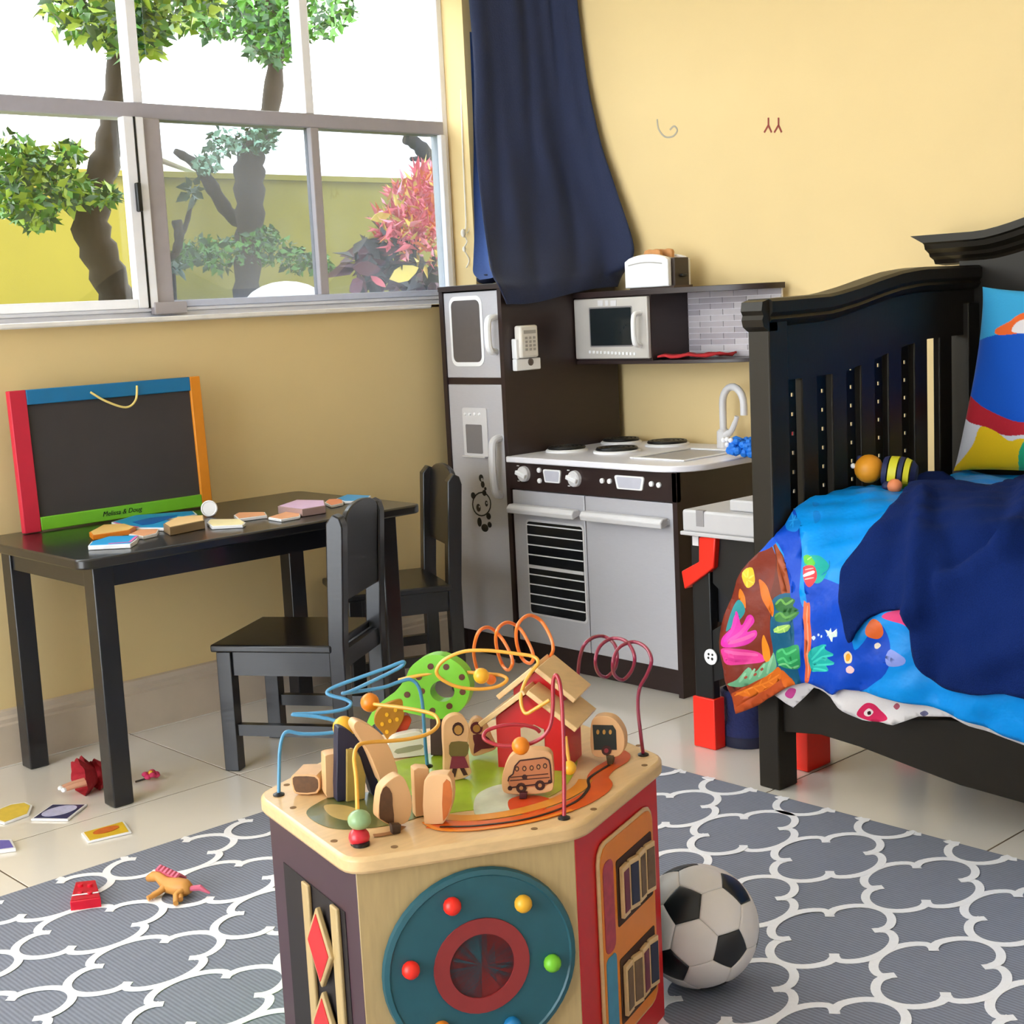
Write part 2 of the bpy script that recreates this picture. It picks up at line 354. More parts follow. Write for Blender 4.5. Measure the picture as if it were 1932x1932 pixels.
trunk('forked_tree', 'forked tree with rough grey trunk behind the dusty pane', 5.55,
      [[(460, 720, 25), (463, 640, 25), (465, 565, 25), (468, 480, 25), (472, 400, 27), (470, 330, 30), (478, 280, 24), (505, 230, 20), (520, 100, 16), (500, -60, 12)], [(465, 425, 14), (430, 400, 13), (395, 345, 13), (370, 310, 10), (330, 285, 6)]],
      [([(460, 470, 40), (420, 480, 35), (380, 475, 35), (520, 475, 40), (560, 490, 30), (350, 480, 25), (500, 450, 30), (600, 500, 25)], 1100, .034, [M_leaf2, M_leaf]),
       ([(470, 265, 35), (420, 270, 30), (500, 260, 25), (390, 310, 22)], 500, .034, [M_leaf2, mat('leaf_pale', '#7fa68c', .6, .2)]),
       ([(500, -60, 120), (420, 10, 80), (590, 0, 90), (520, 70, 60)], 2400, .045, [M_leaf2, M_leaf])])
trunk('sapling', 'thin twisted sapling with a cut stem beside the forked tree', 4.3,
      [[(328, 568, 7), (330, 490, 8), (338, 450, 9), (333, 415, 10)], [(340, 450, 5), (352, 420, 5), (362, 380, 4), (372, 355, 3)]],
      [([(365, 360, 14), (330, 500, 12)], 60, .04, [M_leaf2])])
trunk('leaning_tree', 'pale curved branch leaning above the pink croton bush', 5.6,
      [[(850, 400, 20), (838, 355, 20), (815, 310, 17), (790, 275, 13), (765, 262, 9)], [(812, 305, 7), (790, 300, 5), (775, 300, 4)]], None)
# croton shrub
t = thing('croton_bush', 'croton bush with narrow pink and orange leaves outside the right pane', 'shrub', Vector((py(775, 560, 4.7).x, 4.7, -.4)))
cm = [mat('croton_pink', '#e0707c', .5, .3, 12), mat('croton_orange', '#e6813a', .5, .3, 12), mat('croton_rose', '#e9a0b0', .5, .2, 12), mat('croton_yellow', '#e8cf62', .5, .2, 12)]
m_ = MB()
for q in range(1100):
    u, v, r = random.choice([(790, 380, 48), (770, 420, 60), (800, 450, 55), (760, 440, 40), (810, 400, 45), (810, 350, 35)])
    a = random.random() * 6.283; d = r * math.sqrt(random.random()); p = py(u + d * math.cos(a), v + d * math.sin(a), 4.7 + random.uniform(-.2, .2))
    dv = (p - py(790, 470, 4.8)); dv = (dv.normalized() + Vector((random.gauss(0, .5), random.gauss(0, .5), random.gauss(0, .5)))).normalized()
    leaf(m_, p, random.uniform(.045, .09), 0 if random.random() < .45 else random.randrange(4), .13, dv)
part('flower_leaf_crown', m_, cm, t, sharp=180)
m_ = MB()
for q in range(160):
    u, v, r = random.choice([(720, 470, 35), (740, 510, 45), (690, 500, 35), (800, 530, 40)]); a = random.random() * 6.283; d = r * random.random()
    leaf(m_, py(u + d * math.cos(a), v + d * math.sin(a), 4.75 + random.uniform(-.15, .15)), random.uniform(.08, .16), random.randrange(2), .2)
part('lower_foliage', m_, [mat('croton_dark', '#3b3a3a', .5, .3), mat('croton_wine', '#5a3038', .5, .3)], t, sharp=180)
for u, v, du, dv, mm in ((735, 527, 55, -22, cm[3]), (700, 520, 28, 22, cm[0]), (665, 505, 55, 4, MC['croton_wine']), (700, 415, 38, -12, cm[3]), (685, 530, -25, 20, MC['croton_wine'])):
    p, q_ = py(u, v, 4.6), py(u + du, v + dv, 4.55); m2 = MB(); d = q_ - p; s_ = Vector((0, -1, 0)).cross(d) * .28
    m2.prism([p, p + d * .25 + s_ * .8, p + d * .55 + s_, p + d * .85 + s_ * .5, q_, p + d * .85 - s_ * .5, p + d * .55 - s_, p + d * .25 - s_ * .8], (0, .004, 0)); part('leaf', m2, mm, t)
part('stem', MB().tube([Vector((py(775, 560, 4.7).x, 4.7, -.4)), py(775, 540, 4.7), py(785, 450, 4.75)], .02, 8), M_bark, t)
p = py(540, 575, 4.9)
solo('garden_planter', MB().sphere((p.x, 4.9, 1.06), .16, 24, (1.25, .9, .8)).box(p.x - .1, p.x + .1, 4.85, 4.95, -.4, 1.05), mat('white_stone', '#f3f0e8', .8, .06, 8, .1), 'white rounded planter top seen over the sill beside the forked tree', 'planter', (p.x, 4.9, -.4), sharp=60)
# neighbour's house over the garden wall
h0, h1, h2 = py(282, 262, 10), py(374, 326, 10), py(250, 326, 10)
t = thing('neighbour_house', 'pale gabled house roof rising over the garden wall', 'house', (h2.x, 10, -.4))
part('wall', MB().prism([(h2.x - 2, 10, -.4), (h1.x - .1, 10, -.4), (h1.x - .1, 10, h1.z), (h2.x - .2, 10, h0.z - .05), (h2.x - 2, 10, h1.z)], (0, 3, 0)), mat('house_wall', '#e9ddc8', .8), t)
part('roof', MB().prism([h1, (h2.x - .15, 10, h0.z), (h2.x - .15, 10, h0.z + .07), h1 + Vector((.12, 0, 0))], (0, 3, 0)), mat('house_roof', '#d9cfc4', .8), t)
# ================================================================== play table and chairs
TZ = .565
TX0, TX1, TY0, TY1 = 1.335, 2.262, 2.79, 3.338
t = thing('play_table', 'low black wooden play table standing under the window', 'table', ((TX0 + TX1) / 2, (TY0 + TY1) / 2, 0))
cr = []
for cx, cy, a0 in ((TX0, TY0, 180), (TX1, TY0, 270), (TX1, TY1, 0), (TX0, TY1, 90)):
    r = .03; ox = cx + (r if cx == TX0 else -r); oy = cy + (r if cy == TY0 else -r)
    cr += [(ox + r * math.cos(math.radians(a0 + q * 18)), oy + r * math.sin(math.radians(a0 + q * 18)), TZ - .022) for q in range(6)]
part('tabletop', MB().prism(cr, (0, 0, .022)), M_blackwood, t, bevel=.004)
LI = .05; LW = .048
part('apron', MB().box(TX0 + LI + LW, TX1 - LI - LW, TY0 + LI + .006, TY0 + LI + .024, TZ - .075, TZ - .022), M_blackwood, t)
part('apron', MB().box(TX0 + LI + LW, TX1 - LI - LW, TY1 - LI - .0, TY1 - LI - .018, TZ - .075, TZ - .022), M_blackwood, t)
part('apron', MB().box(TX0 + LI + .006, TX0 + LI + .024, TY0 + LI + LW, TY1 - .03 - LW, TZ - .075, TZ - .022), M_blackwood, t)
part('apron', MB().box(TX1 - LI - .024, TX1 - LI - .006, TY0 + LI + LW, TY1 - .03 - LW, TZ - .075, TZ - .022), M_blackwood, t)
for x in (TX0 + LI, TX1 - LI - LW):
    for y in (TY0 + LI, TY1 - .03 - LW):
        part('leg', MB().box(x, x + LW, y, y + LW, .001, TZ - .022), M_blackwood, t, bevel=.003)
# chair in its own frame: +y is where the sitter looks, x across
def make_chair():
    c = thing('play_chair', '', 'chair')
    W, D, SZ, HB = .146, .158, .305, .605
    part('seat', MB().prism([(-W - .004, -D + .03, SZ - .018), (W + .004, -D + .03, SZ - .018), (W + .004, D + .012, SZ - .018), (-W - .004, D + .012, SZ - .018)], (0, 0, .018)), M_blackwood, c, bevel=.004, local=True)
    L = .036
    for s in (-1, 1):
        x0, x1 = sorted((s * W, s * (W - L)))
        part('leg', MB().box(x0, x1, D - L, D, .001, SZ - .018), M_blackwood, c, bevel=.002, local=True)
        # back leg runs up into the back post and ends rounded
        pr = [(x0, -D, .001), (x0, -D + L, .001), (x0, -D + L + .002, SZ), (x0, -D + L - .012, HB - .02), (x0, -D + .02 - .014, HB), (x0, -D + .004 - .014, HB - .008), (x0, -D - .016, HB - .03), (x0, -D, SZ)]
        part('post', MB().prism(pr, (x1 - x0, 0, 0)), M_blackwood, c, bevel=.003, local=True)
        part('rail', MB().box(x0 + .008, x1 - .008, -D + L, D - L, .085, .112), M_blackwood, c, local=True)
        part('apron', MB().box(x0 + .008, x1 - .008, -D + L, D - L, SZ - .075, SZ - .018), M_blackwood, c, local=True)
    part('apron', MB().box(-W + L, W - L, D - .026, D - .008, SZ - .075, SZ - .018), M_blackwood, c, local=True)
    part('apron', MB().box(-W + L, W - L, -D + .008, -D + .026, SZ - .06, SZ - .018), M_blackwood, c, local=True)
    # backrest: arched top board
    iw = W - L; pts = [(-iw, -D + .006, .40), (iw, -D + .006, .40), (iw, -D + .004, .575)]
    pts += [(iw * math.cos(q * math.pi / 12) , -D + .002, .575 + .045 * math.sin(q * math.pi / 12) ** .7) for q in range(1, 12)] + [(-iw, -D + .004, .575)]
    part('backrest', MB().prism([Vector(p) + Vector((0, -(p[2] - .30) * .05, 0)) for p in pts], (0, .014, 0)), M_blackwood, c, bevel=.003, local=True)
    return c
ch = make_chair()
def put(c, back, fwd, label):
    f = Vector((fwd[0], fwd[1], 0)).normalized(); o = Vector((back[0], back[1], 0)) + f * .158
    c.location = o; c.rotation_euler = (0, 0, math.atan2(-f.x, f.y)); c['label'] = label; c['group'] = 'matching play chairs'
ch2 = copy_tree(ch)
put(ch, (1.98, 2.687), (-.55, .84), 'black wooden play chair turned askew before the table edge, beside the activity cube')
put(ch2, (2.56, 3.07), (-.91, .41), 'black wooden play chair at the table end, its back against the toy fridge')
# ================================================================== chalkboard leaning on the wall
bl, br = pz(42, 997, TZ), pz(387, 945, TZ); yb = 3.315
Z0 = TZ + .001
x0, x1 = 1.438, 1.952; ht = .340; dx = Vector((1, 0, 0)); up = Vector((0, .042, 1)).normalized(); nr = Vector((0, -1, .042)).normalized()
O = Vector((x0, 3.300, Z0)); wd = x1 - x0
t = thing('chalkboard', 'framed chalkboard with red, blue, orange and green bars leaning against the wall', 'chalkboard', O + dx * wd / 2)
def bb(u0, u1, v0, v1, th=.02, n0=0.): return MB().prism([O + dx * u0 + up * v0 + nr * n0, O + dx * u1 + up * v0 + nr * n0, O + dx * u1 + up * v1 + nr * n0, O + dx * u0 + up * v1 + nr * n0], nr * th)
part('slate', bb(.03, wd - .025, .025, ht - .02, .012), M_slate, t)
part('frame_bar', bb(0, .042, .0, ht), mat('chalk_red', '#c8203c', .5, .06), t, bevel=.002, label='red side bar')
part('frame_bar', bb(wd - .03, wd, 0, ht), mat('chalk_orange', '#e08a1c', .5, .06), t, bevel=.002, label='orange side bar')
part('frame_bar', bb(.042, wd - .03, ht - .036, ht), M_blue, t, bevel=.002, label='blue top bar')
gb = part('frame_bar', bb(.042, wd - .03, .002, .034), M_green, t, bevel=.002, label='lime green bottom bar')
text('lettering', 'Melissa & Doug', .017, M_black, gb, O + dx * .255 + up * .019 + nr * .0203, dx, up, font_shear=.3)
s0, s1 = O + dx * .205 + up * (ht - .018) + nr * .021, O + dx * .332 + up * (ht - .012) + nr * .021
part('cord_loop', MB().tube(smooth([s0, s0 + dx * .035 - up * .025 + nr * .006, s0 + dx * .085 - up * .045 + nr * .01, s1 - dx * .012 - up * .035 + nr * .008, s1]), .0028, 8), M_string, t)
# ================================================================== things lying on the table
def slab(name, label, cat, quad, z, th, mats, top=None, group=None, edge=None, margin=.004):
    """a flat block: body, and a printed face a little inside its edge"""
    P = [pz(u, v, z + th) for u, v in quad]; c_ = sum(P, Vector()) / len(P); o = thing(name, label, cat, (c_.x, c_.y, z), group=group)
    part('block', MB().prism([Vector((p.x, p.y, z + .0006)) for p in P], (0, 0, th - .0006)), mats[0], o, bevel=.001)
    if len(mats) > 1: part('printed_face', MB().prism([c_ + (p - c_) * (1 - margin / max(.02, (p - c_).length)) + Vector((0, 0, .0002)) for p in P], (0, 0, .0006)), mats[1], o)
    return o
g = 'puzzle pieces on the play table'
pq = slab('puzzle_piece', 'white and blue puzzle piece with pink edge lying near the table rim', 'puzzle piece', [(166, 1030), (172, 1022), (205, 1012), (262, 1010), (258, 1018), (246, 1026)], TZ, .010, [M_white2, M_skyblue], group=g)
vs, fs = stroke([pz(u, v, TZ + .0108) for u, v in ((258, 1012), (245, 1023), (205, 1026))], (0, 0, 1), .007); part('pink_edge', MB().add(vs, fs), M_pink, pq)
slab('puzzle_piece', 'orange hexagonal puzzle piece beside the chalkboard corner', 'puzzle piece', [(168, 1004), (195, 990), (235, 988), (256, 994), (245, 1000), (175, 1010)], TZ, .012, [M_orange, mat('apricot_top', '#f2c878', .5)], group=g)
U = [(210, 985), (255, 972), (365, 964), (372, 970), (310, 980), (330, 984), (318, 996), (262, 996), (238, 992)]
pt = slab('puzzle_tray', 'large sky blue puzzle tray lying flat under the chalkboard', 'puzzle tray', U, TZ, .008, [M_white2, M_skyblue], margin=.006)
part('motif', MB().prism([pz(u, v, TZ + .009) for u, v in ((250, 985), (285, 977), (335, 972), (318, 979), (290, 988), (268, 991))], (0, 0, .0005)), mat('deep_blue_print', '#0b62c0', .4), pt)
vs, fs = stroke([pz(u, v, TZ + .0088) for u, v in ((215, 986), (240, 992), (262, 995))], (0, 0, 1), .006); part('pink_edge', MB().add(vs, fs), M_pink, pt)
slab('puzzle_piece', 'small peach puzzle piece tucked against the blue tray', 'puzzle piece', [(243, 1008), (262, 999), (300, 998), (296, 1006), (270, 1012)], TZ, .008, [M_white2, M_peach], group=g)
slab('wooden_block', 'thick wooden block with pale yellow top between blue tray and white disc', 'block', [(308, 988), (335, 975), (384, 972), (386, 982), (320, 995)], TZ, .020, [mat('block_edge', '#8a7252', .6), mat('block_top', '#efc98f', .5)])
slab('picture_card', 'white picture card with pale yellow print beside the wooden block', 'card', [(390, 986), (396, 980), (452, 979), (464, 986), (458, 990), (400, 993)], TZ, .008, [M_white2, mat('pale_yellow_print', '#f1e3b0', .5)])
slab('picture_card', 'orange topped card lying alone in the middle of the table', 'card', [(441, 972), (450, 967), (500, 966), (504, 972), (450, 979)], TZ, .008, [M_white2, M_peach])
slab('picture_card', 'peach card leaning out from under the pink topped block', 'card', [(506, 976), (545, 964), (568, 965), (566, 974), (530, 980)], TZ, .007, [M_white2, M_peach])
slab('wooden_block', 'flat block with pink and lilac top beside the chair back', 'block', [(524, 955), (560, 943), (612, 944), (614, 954), (570, 961)], TZ, .019, [mat('lilac_edge', '#a68a86', .6), mat('lilac_top', '#dcb9dc', .5)])
slab('picture_card', 'orange card behind the pink topped block', 'card', [(612, 948), (620, 942), (645, 941), (648, 949), (625, 954)], TZ, .007, [M_white2, mat('salmon', '#e88f66', .5)])
slab('picture_card', 'bright blue card at the far end of the table', 'card', [(634, 941), (655, 933), (700, 935), (690, 944), (650, 946)], TZ, .007, [M_white2, M_skyblue])
c0 = pz(396, 975, TZ); vd = (CAM - c0); vd.z = 0; vd.normalize(); cc = Vector((c0.x, c0.y, TZ + .0205)); ax = (vd + Vector((0, 0, .25))).normalized()
t = thing('round_cap', 'white round cap standing on edge beside the orange chalkboard bar', 'cap', (cc.x, cc.y, TZ))
part('rim', MB().lathe(cc, [(.019, -.006), (.0205, -.004), (.0205, .004), (.018, .006), (.016, .004)], 24, ax), M_white2, t)
part('face', MB().lathe(cc, [(.016, -.003), (.016, .0035)], 24, ax), mat('cap_face', '#d8d4d2', .5), t)
# ================================================================== toy kitchen
KF, KB = 2.80, 3.272; FY0, FY1 = 3.045, 3.318; KR = 2.412
K = thing('toy_kitchen', 'espresso and silver toy kitchen with fridge, microwave, stove and sink', 'toy kitchen', (3.04, 2.87, 0))
ex = Vector((-1, 0, 0))
def fbox(x, u0, v0, u1, v1, th):      # box standing proud of a front plane, from two picture corners
    a, c_ = px(u0, v0, x), px(u1, v1, x); return MB().box(x - th, x, a.y, c_.y, a.z, c_.z)
def rrect(x, y0, y1, z0, z1, r, n=5):
    if y0 > y1: y0, y1 = y1, y0
    if z0 > z1: z0, z1 = z1, z0
    o = []
    for cy, cz, a0 in ((y1 - r, z1 - r, 0), (y0 + r, z1 - r, 90), (y0 + r, z0 + r, 180), (y1 - r, z0 + r, 270)):
        o += [Vector((x, cy + r * math.cos(math.radians(a0 + q * 90 / n)), cz + r * math.sin(math.radians(a0 + q * 90 / n)))) for q in range(n + 1)]
    return o
# carcass
part('side_panel', MB().box(KF - .004, KB, FY1 - .016, FY1, .001, 1.096), M_brown, K)
part('side_panel', MB().box(KF - .004, KB, FY0, FY0 + .016, .001, 1.096), M_brown, K)
part('fridge_top', MB().box(KF - .008, KB, FY0 - .001, FY1, 1.096, 1.112), M_brown, K, bevel=.002)
part('back_panel', MB().box(KB - .006, KB, FY0 + .016, FY1 - .016, .07, 1.096), M_brown, K)
part('back_panel', MB().box(KB - .006, KB, KR + .016, FY0, .07, .6), M_brown, K)
part('toe_board', MB().box(KF + .022, KF + .036, FY0 + .016, FY1 - .016, .001, .068), M_brown, K)
part('toe_board', MB().box(KF + .022, KF + .036, KR + .016, FY0, .001, .068), M_brown, K)
part('shelf_board', MB().box(KF + .004, KB - .006, FY0 + .016, FY1 - .016, .822, .842), M_brown, K)
part('shelf_board', MB().box(KF + .01, KB - .006, KR + .016, FY0, .068, .08), M_brown, K)
part('side_panel', MB().box(KF - .004, KB, KR, KR + .016, .001, .600), M_brown, K)
# doors of the fridge
DX = KF + .014; dy0, dy1 = FY0 + .017, FY1 - .017
fd = part('freezer_door', MB().box(DX - .014, DX, dy0, dy1, .842, 1.092), M_silver, K, bevel=.002)
a, c_ = px(852, 568, DX - .014), px(911, 683, DX - .014)
m_ = MB().prism(rrect(DX - .014, a.y + .010, c_.y - .010, a.z + .012, c_.z - .012, .026), (-.003, 0, 0)); part('window_rim', m_, M_white2, fd)
part('window_panel', MB().prism(rrect(DX - .0165, a.y, c_.y, a.z, c_.z, .018), (-.0015, 0, 0)), mat('smoke_panel', '#5c5757', .2, .06), fd)
def dhandle(u, v0, v1, bow, x, rad, parent, mt=M_plast):
    a, c_ = px(u, v0, x), px(u, v1, x); h = a.z - c_.z
    pts = [a + Vector((.004, 0, 0)), a + Vector((-bow * .75, 0, -h * .04)), a + Vector((-bow, 0, -h * .18)), a + Vector((-bow * 1.05, 0, -h * .5)), a + Vector((-bow, 0, -h * .82)), a + Vector((-bow * .75, 0, -h * .96)), c_ + Vector((.004, 0, 0))]
    part('handle', MB().tube(smooth(pts, 6), rad, 10), mt, parent)
dhandle(936, 598, 664, .034, DX - .014, .0105, fd, M_white2)
rd = part('fridge_door', MB().box(DX - .014, DX, dy0, dy1, .074, .822), M_silver, K, bevel=.002)
dhandle(944, 826, 934, .034, DX - .014, .0115, rd)
x = DX - .014
a, c_ = px(874, 769, x), px(924, 862, x); part('ice_dispenser', MB().prism(rrect(x, a.y, c_.y, a.z, c_.z, .006), (-.005, 0, 0)), M_plast, rd)
a, c_ = px(881, 800, x), px(914, 856, x); part('dispenser_recess', MB().prism(rrect(x - .0052, a.y, c_.y, a.z, c_.z, .004), (-.001, 0, 0)), M_greyprint, rd)
a, c_ = px(879, 858, x), px(922, 864, x); part('dispenser_tray', MB().box(x - .016, x, a.y, c_.y, a.z, c_.z), M_plast, rd, bevel=.002)
for q in range(4):
    p = px(880 + q * 9, 781, x); part('dispenser_button', MB().lathe(p, [(.0045, 0), (.0045, .008), (.003, .009)], 10, ex), M_white2, rd)
# panda decal: black print on the door
m_ = MB(); n_ = (-1, 0, 0)
def dd(u, v, r, sx=1.): m_.disc(px(u, v, x), r, n_, .0003, 16, 0, sx, .0005)
ring = [px(909 + 17 * math.cos(q * .3142), 951 + 22 * math.sin(q * .3142), x) for q in range(20)]
vs, fs = stroke(ring, n_, .004, closed=True); m_.add(vs, fs)
for u, v, r, s_ in ((893, 935, .010, 1), (914, 930, .009, 1), (903, 958, .012, .8), (918, 950, .009, .7), (905, 985, .014, .7), (922, 974, .010, 1), (924, 990, .009, 1), (915, 996, .012, 1.3), (908, 902, .011, .9), (911, 914, .010, .8), (916, 922, .005, 1)): dd(u, v, r, s_)
for u, v in ((905, 956), (919, 949)): m_.disc(px(u, v, x), .003, n_, .0009, 10, 1, 1, .0005)
m_.disc(px(910, 905, x), .0055, n_, .0009, 10, 1, .8, .0005)
part('panda_decal', m_, [M_black, M_silver], rd, label='black panda print with a balloon')
# stove and sink block
part('control_panel', MB().box(KF - .004, KF + .012, KR, FY0, .522, .600), M_brown, K, bevel=.001)
ctr = [(KF - .016, FY0, .600), (KB, FY0, .600), (KB, KR - .04, .600), (2.90, KR - .04, .600)] + [(2.90 - .116 * math.sin(q * .2618), KR + .06 - .10 * math.cos(q * .2618), .600) for q in range(1, 7)]
sk = [px_ for px_ in (pz(1222, 864, .617), pz(1300, 872, .617), pz(1392, 858, .617), pz(1310, 846, .617))]
ct = part('countertop', MB().prism(ctr, (0, 0, .017)), M_counter, K, bevel=.003)
sx0, sx1, sy0, sy1 = 2.885, 3.14, 2.46, 2.655
part('sink_rim', MB().box(sx0, sx1, sy0, sy0 + .012, .617, .6215).box(sx0, sx1, sy1 - .012, sy1, .617, .6215).box(sx0, sx0 + .012, sy0 + .012, sy1 - .012, .617, .6215).box(sx1 - .012, sx1, sy0 + .012, sy1 - .012, .617, .6215), M_white2, ct, bevel=.002)
part('sink_basin', MB().box(sx0 + .012, sx1 - .012, sy0 + .012, sy1 - .012, .6172, .6178), mat('sink_shaded', '#9d9da6', .3), ct)  # flat plate; the darker grey paints in the shade of a recessed basin
for u, v, r in ((1052, 846, .062), (1155, 830, .062), (1164, 849, .068), (1259, 836, .066)):
    p = pz(u, v, .623); p = Vector((min(p.x, KB - .075), min(p.y, FY0 - .072), .617))
    bu = part('burner', MB().lathe(p, [(r, 0), (r, .005), (r * .93, .008), (r * .88, .006), (r * .1, .005), (.001, .005)], 28), M_white2, K)
    m_ = MB()
    for rr in (.82, .62, .42, .22): m_.tube([p + Vector((r * rr * math.cos(q * .2618), r * rr * math.sin(q * .2618), .0105)) for q in range(24)], .0052, 6, True)
    part('coil', m_, M_black, bu)
# faucet
p = pz(1367, 858, .617); p = Vector((3.215, 2.55, .617)); p.y = px(1366, 850, 3.215).y
fa = part('faucet', MB().lathe(p, [(.020, 0), (.019, .045), (.014, .05), (.0125, .052)], 18), M_plast, K)
d_ = Vector((-.25, -1, 0)).normalized(); R_ = .048; h_ = .125
part('spout', MB().tube([p + Vector((0, 0, .05)), p + Vector((0, 0, h_ * .6)), p + Vector((0, 0, h_))] + [p + Vector((0, 0, h_)) + d_ * R_ * (1 - math.cos(q * .2856)) + Vector((0, 0, R_ * math.sin(q * .2856))) for q in range(1, 12)] + [p + Vector((0, 0, h_ - .03)) + d_ * R_ * 2], .0105, 12), M_plast, fa)
q0 = p + Vector((-.01, -.03, .035)); part('lever', MB().tube(smooth([q0 + Vector((0, .015, 0)), q0 + Vector((0, -.005, .012)), q0 + Vector((.0, -.022, .04)), q0 + Vector((0, -.028, .055))], 5), [.010] * 5 + [.008] * 5 + [.007] * 6, 10), M_plast, fa)
# knobs, displays, buttons
x = KF - .004
for u, v in ((990, 894), (1086, 903)):
    p = px(u, v, x); kb = part('knob', MB().lathe(p, [(.023, 0), (.022, .010), (.019, .013)], 24, ex), M_plast, K)
    part('knob_grip', MB().obox(p + ex * .016, (.006, 0, 0), (0, .019, .006), (0, -.0018, .0057)), M_white2, kb, bevel=.002)
    m_ = MB()
    for dz in (-.022, 0, .022):
        m_.box(x - .0008, x, p.y + .022, p.y + .031, p.z + dz - .0012, p.z + dz + .0012)
    part('dial_marks', m_, M_white2, kb)
for u0, v0, u1, v1 in ((1026, 885, 1060, 912), (1161, 896, 1217, 926)):
    a, c_ = px(u0, v0, x), px(u1, v1, x); P = rrect(x, a.y, c_.y, a.z, c_.z, .006); mid = (a.y + c_.y) / 2
    P = [Vector((q.x, mid + (q.y - mid) * (1 if q.z > (a.z + c_.z) / 2 else .88), q.z)) for q in P]
    ds = part('display', MB().prism(P, (-.004, 0, 0)), M_white2, K)
    P2 = [Vector((q.x - .0042, mid + (q.y - mid) * .85, (a.z + c_.z) / 2 + (q.z - (a.z + c_.z) / 2) * .8)) for q in P]; part('display_screen', MB().prism(P2, (-.0004, 0, 0)), mat('lcd_grey', '#c2c2ce', .3), ds)
for u, v in ((1018, 887), (1019, 907), (1137, 907), (1151, 908), (1230, 913), (1244, 915)):
    part('button', MB().lathe(px(u, v, x), [(.0075, 0), (.007, .005), (.005, .006)], 14, ex), M_white2, K)
# oven door and cupboard door
ym = px(1112, 1000, DX).y
oy0, oy1, cy0, cy1 = ym + .002, FY0 - .004, KR + .017, ym - .002
x = DX - .014
od = part('oven_door', MB().box(x, DX, oy0, oy1, .074, .519), M_silver, K, bevel=.002)
cdr = part('cupboard_door', MB().box(x, DX, cy0, cy1, .074, .519), M_silver, K, bevel=.002)
for dr, y0, y1 in ((od, oy0, oy1), (cdr, cy0, cy1)):
    zz = .468; part('handle', MB().prism([(x - .036, y0 + .012, zz - .013), (x - .040, y0 + .012, zz + .002), (x - .030, y0 + .012, zz + .013), (x - .008, y0 + .012, zz + .013), (x - .010, y0 + .012, zz - .006)], (0, y1 - y0 - .024, 0)), M_plast, dr, bevel=.003)
    for y_ in (y0 + .026, y1 - .026): part('handle_mount', MB().box(x - .014, x + .002, y_ - .012, y_ + .012, zz - .006, zz + .006), M_plast, dr, bevel=.002)
wy0, wy1 = px(1103, 1080, x).y, px(1000, 1080, x).y; wz1, wz0 = px(1050, 989, x).z, px(1050, 1163, x).z
part('window_rim', MB().prism(rrect(x, wy0 - .006, wy1 + .006, wz0 - .006, wz1 + .006, .014), (-.002, 0, 0)), M_plast, od)
part('window_panel', MB().prism(rrect(x - .0018, wy0, wy1, wz0, wz1, .010), (-.001, 0, 0)), mat('oven_black', '#17191d', .18, .1), od)
H = wz1 - wz0
for q in range(9):
    zc = wz1 - H * (.035 + q * .108)
    if q == 4: part('rack_bar', MB().box(x - .006, x - .002, wy0, wy1, zc - .010, zc - .001), M_plast, od)
    else: part('rack_bar', MB().box(x - .005, x - .0026, wy0, wy1, zc - .0016, zc + .0016), M_white2, od)
# upper unit: microwave, shelves, tiled back
MX, MY1, MY0, MZ0, MZ1 = 3.10, FY0, 2.747, .872, 1.058
part('microwave_body', MB().box(MX, KB, MY0, MY1 - .001, MZ0, MZ1), M_brown, K)
md = part('microwave_door', MB().box(MX - .014, MX, MY0 + .003, MY1 - .004, MZ0 + .006, MZ1 - .004), mat('microwave_silver', '#c4bfb9', .38, .04, metal=.1), K, bevel=.003)
x = MX - .014
a, c_ = px(1113, 583, x), px(1193, 651, x); part('window_panel', MB().prism(rrect(x, a.y, c_.y, a.z, c_.z, .003), (-.0015, 0, 0)), mat('microwave_glass', '#1d2326', .12, .1), md)
part('window_rim', MB().prism(rrect(x, a.y + .004, c_.y - .004, a.z + .004, c_.z - .004, .004), (-.0008, 0, 0)), M_greyprint, md)
dhandle(1208, 590, 652, .030, x, .0075, md, M_white2)
m_ = MB()
for q in range(13): p = px(1114 + q * 7, 664 + q * .3, x); m_.box(x - .003, x, p.y - .0035, p.y + .0035, p.z - .004, p.z + .004)
part('keypad', m_, M_white2, md)
m_ = MB(); 
for u0, u1 in ((1128, 1138), (1142, 1148), (1152, 1163)): a, c_ = px(u0, 567, x), px(u1, 577, x); m_.box(x - .0015, x, a.y, c_.y, a.z, c_.z)
part('clock_panel', m_, M_plast, md)
SR = KR - .005
def shelf(z0, z1, ov, end):
    front = [(MX - ov, MY1, z0), (MX - ov, MY0 + .02, z0)] + [(MX - ov + (KB - end - MX + ov) * (1 - math.cos(q * math.pi / 20)), MY0 + .02 + (SR - MY0 - .02) * math.sin(q * math.pi / 20), z0) for q in range(1, 11)]
    return MB().prism(front + [(KB, SR, z0), (KB, MY1, z0)], (0, 0, z1 - z0))
part('shelf_board', shelf(MZ1, MZ1 + .016, .012, .04), M_brown, K, bevel=.001)
part('shelf_board', shelf(MZ0 - .010, MZ0, .006, .04), M_brown, K, bevel=.001)
bs = part('splash_panel', MB().box(KB - .010, KB - .004, KR, MY0, MZ0, MZ1), mat('splash_grout', '#dedbe0', .5), K)
rows = 11; zh = (MZ1 - MZ0) / rows; tmats = [mat('splash_tile_a', '#b9b3b8', .25), mat('splash_tile_b', '#c4bfc3', .25), mat('splash_tile_c', '#aaa4ab', .25)]
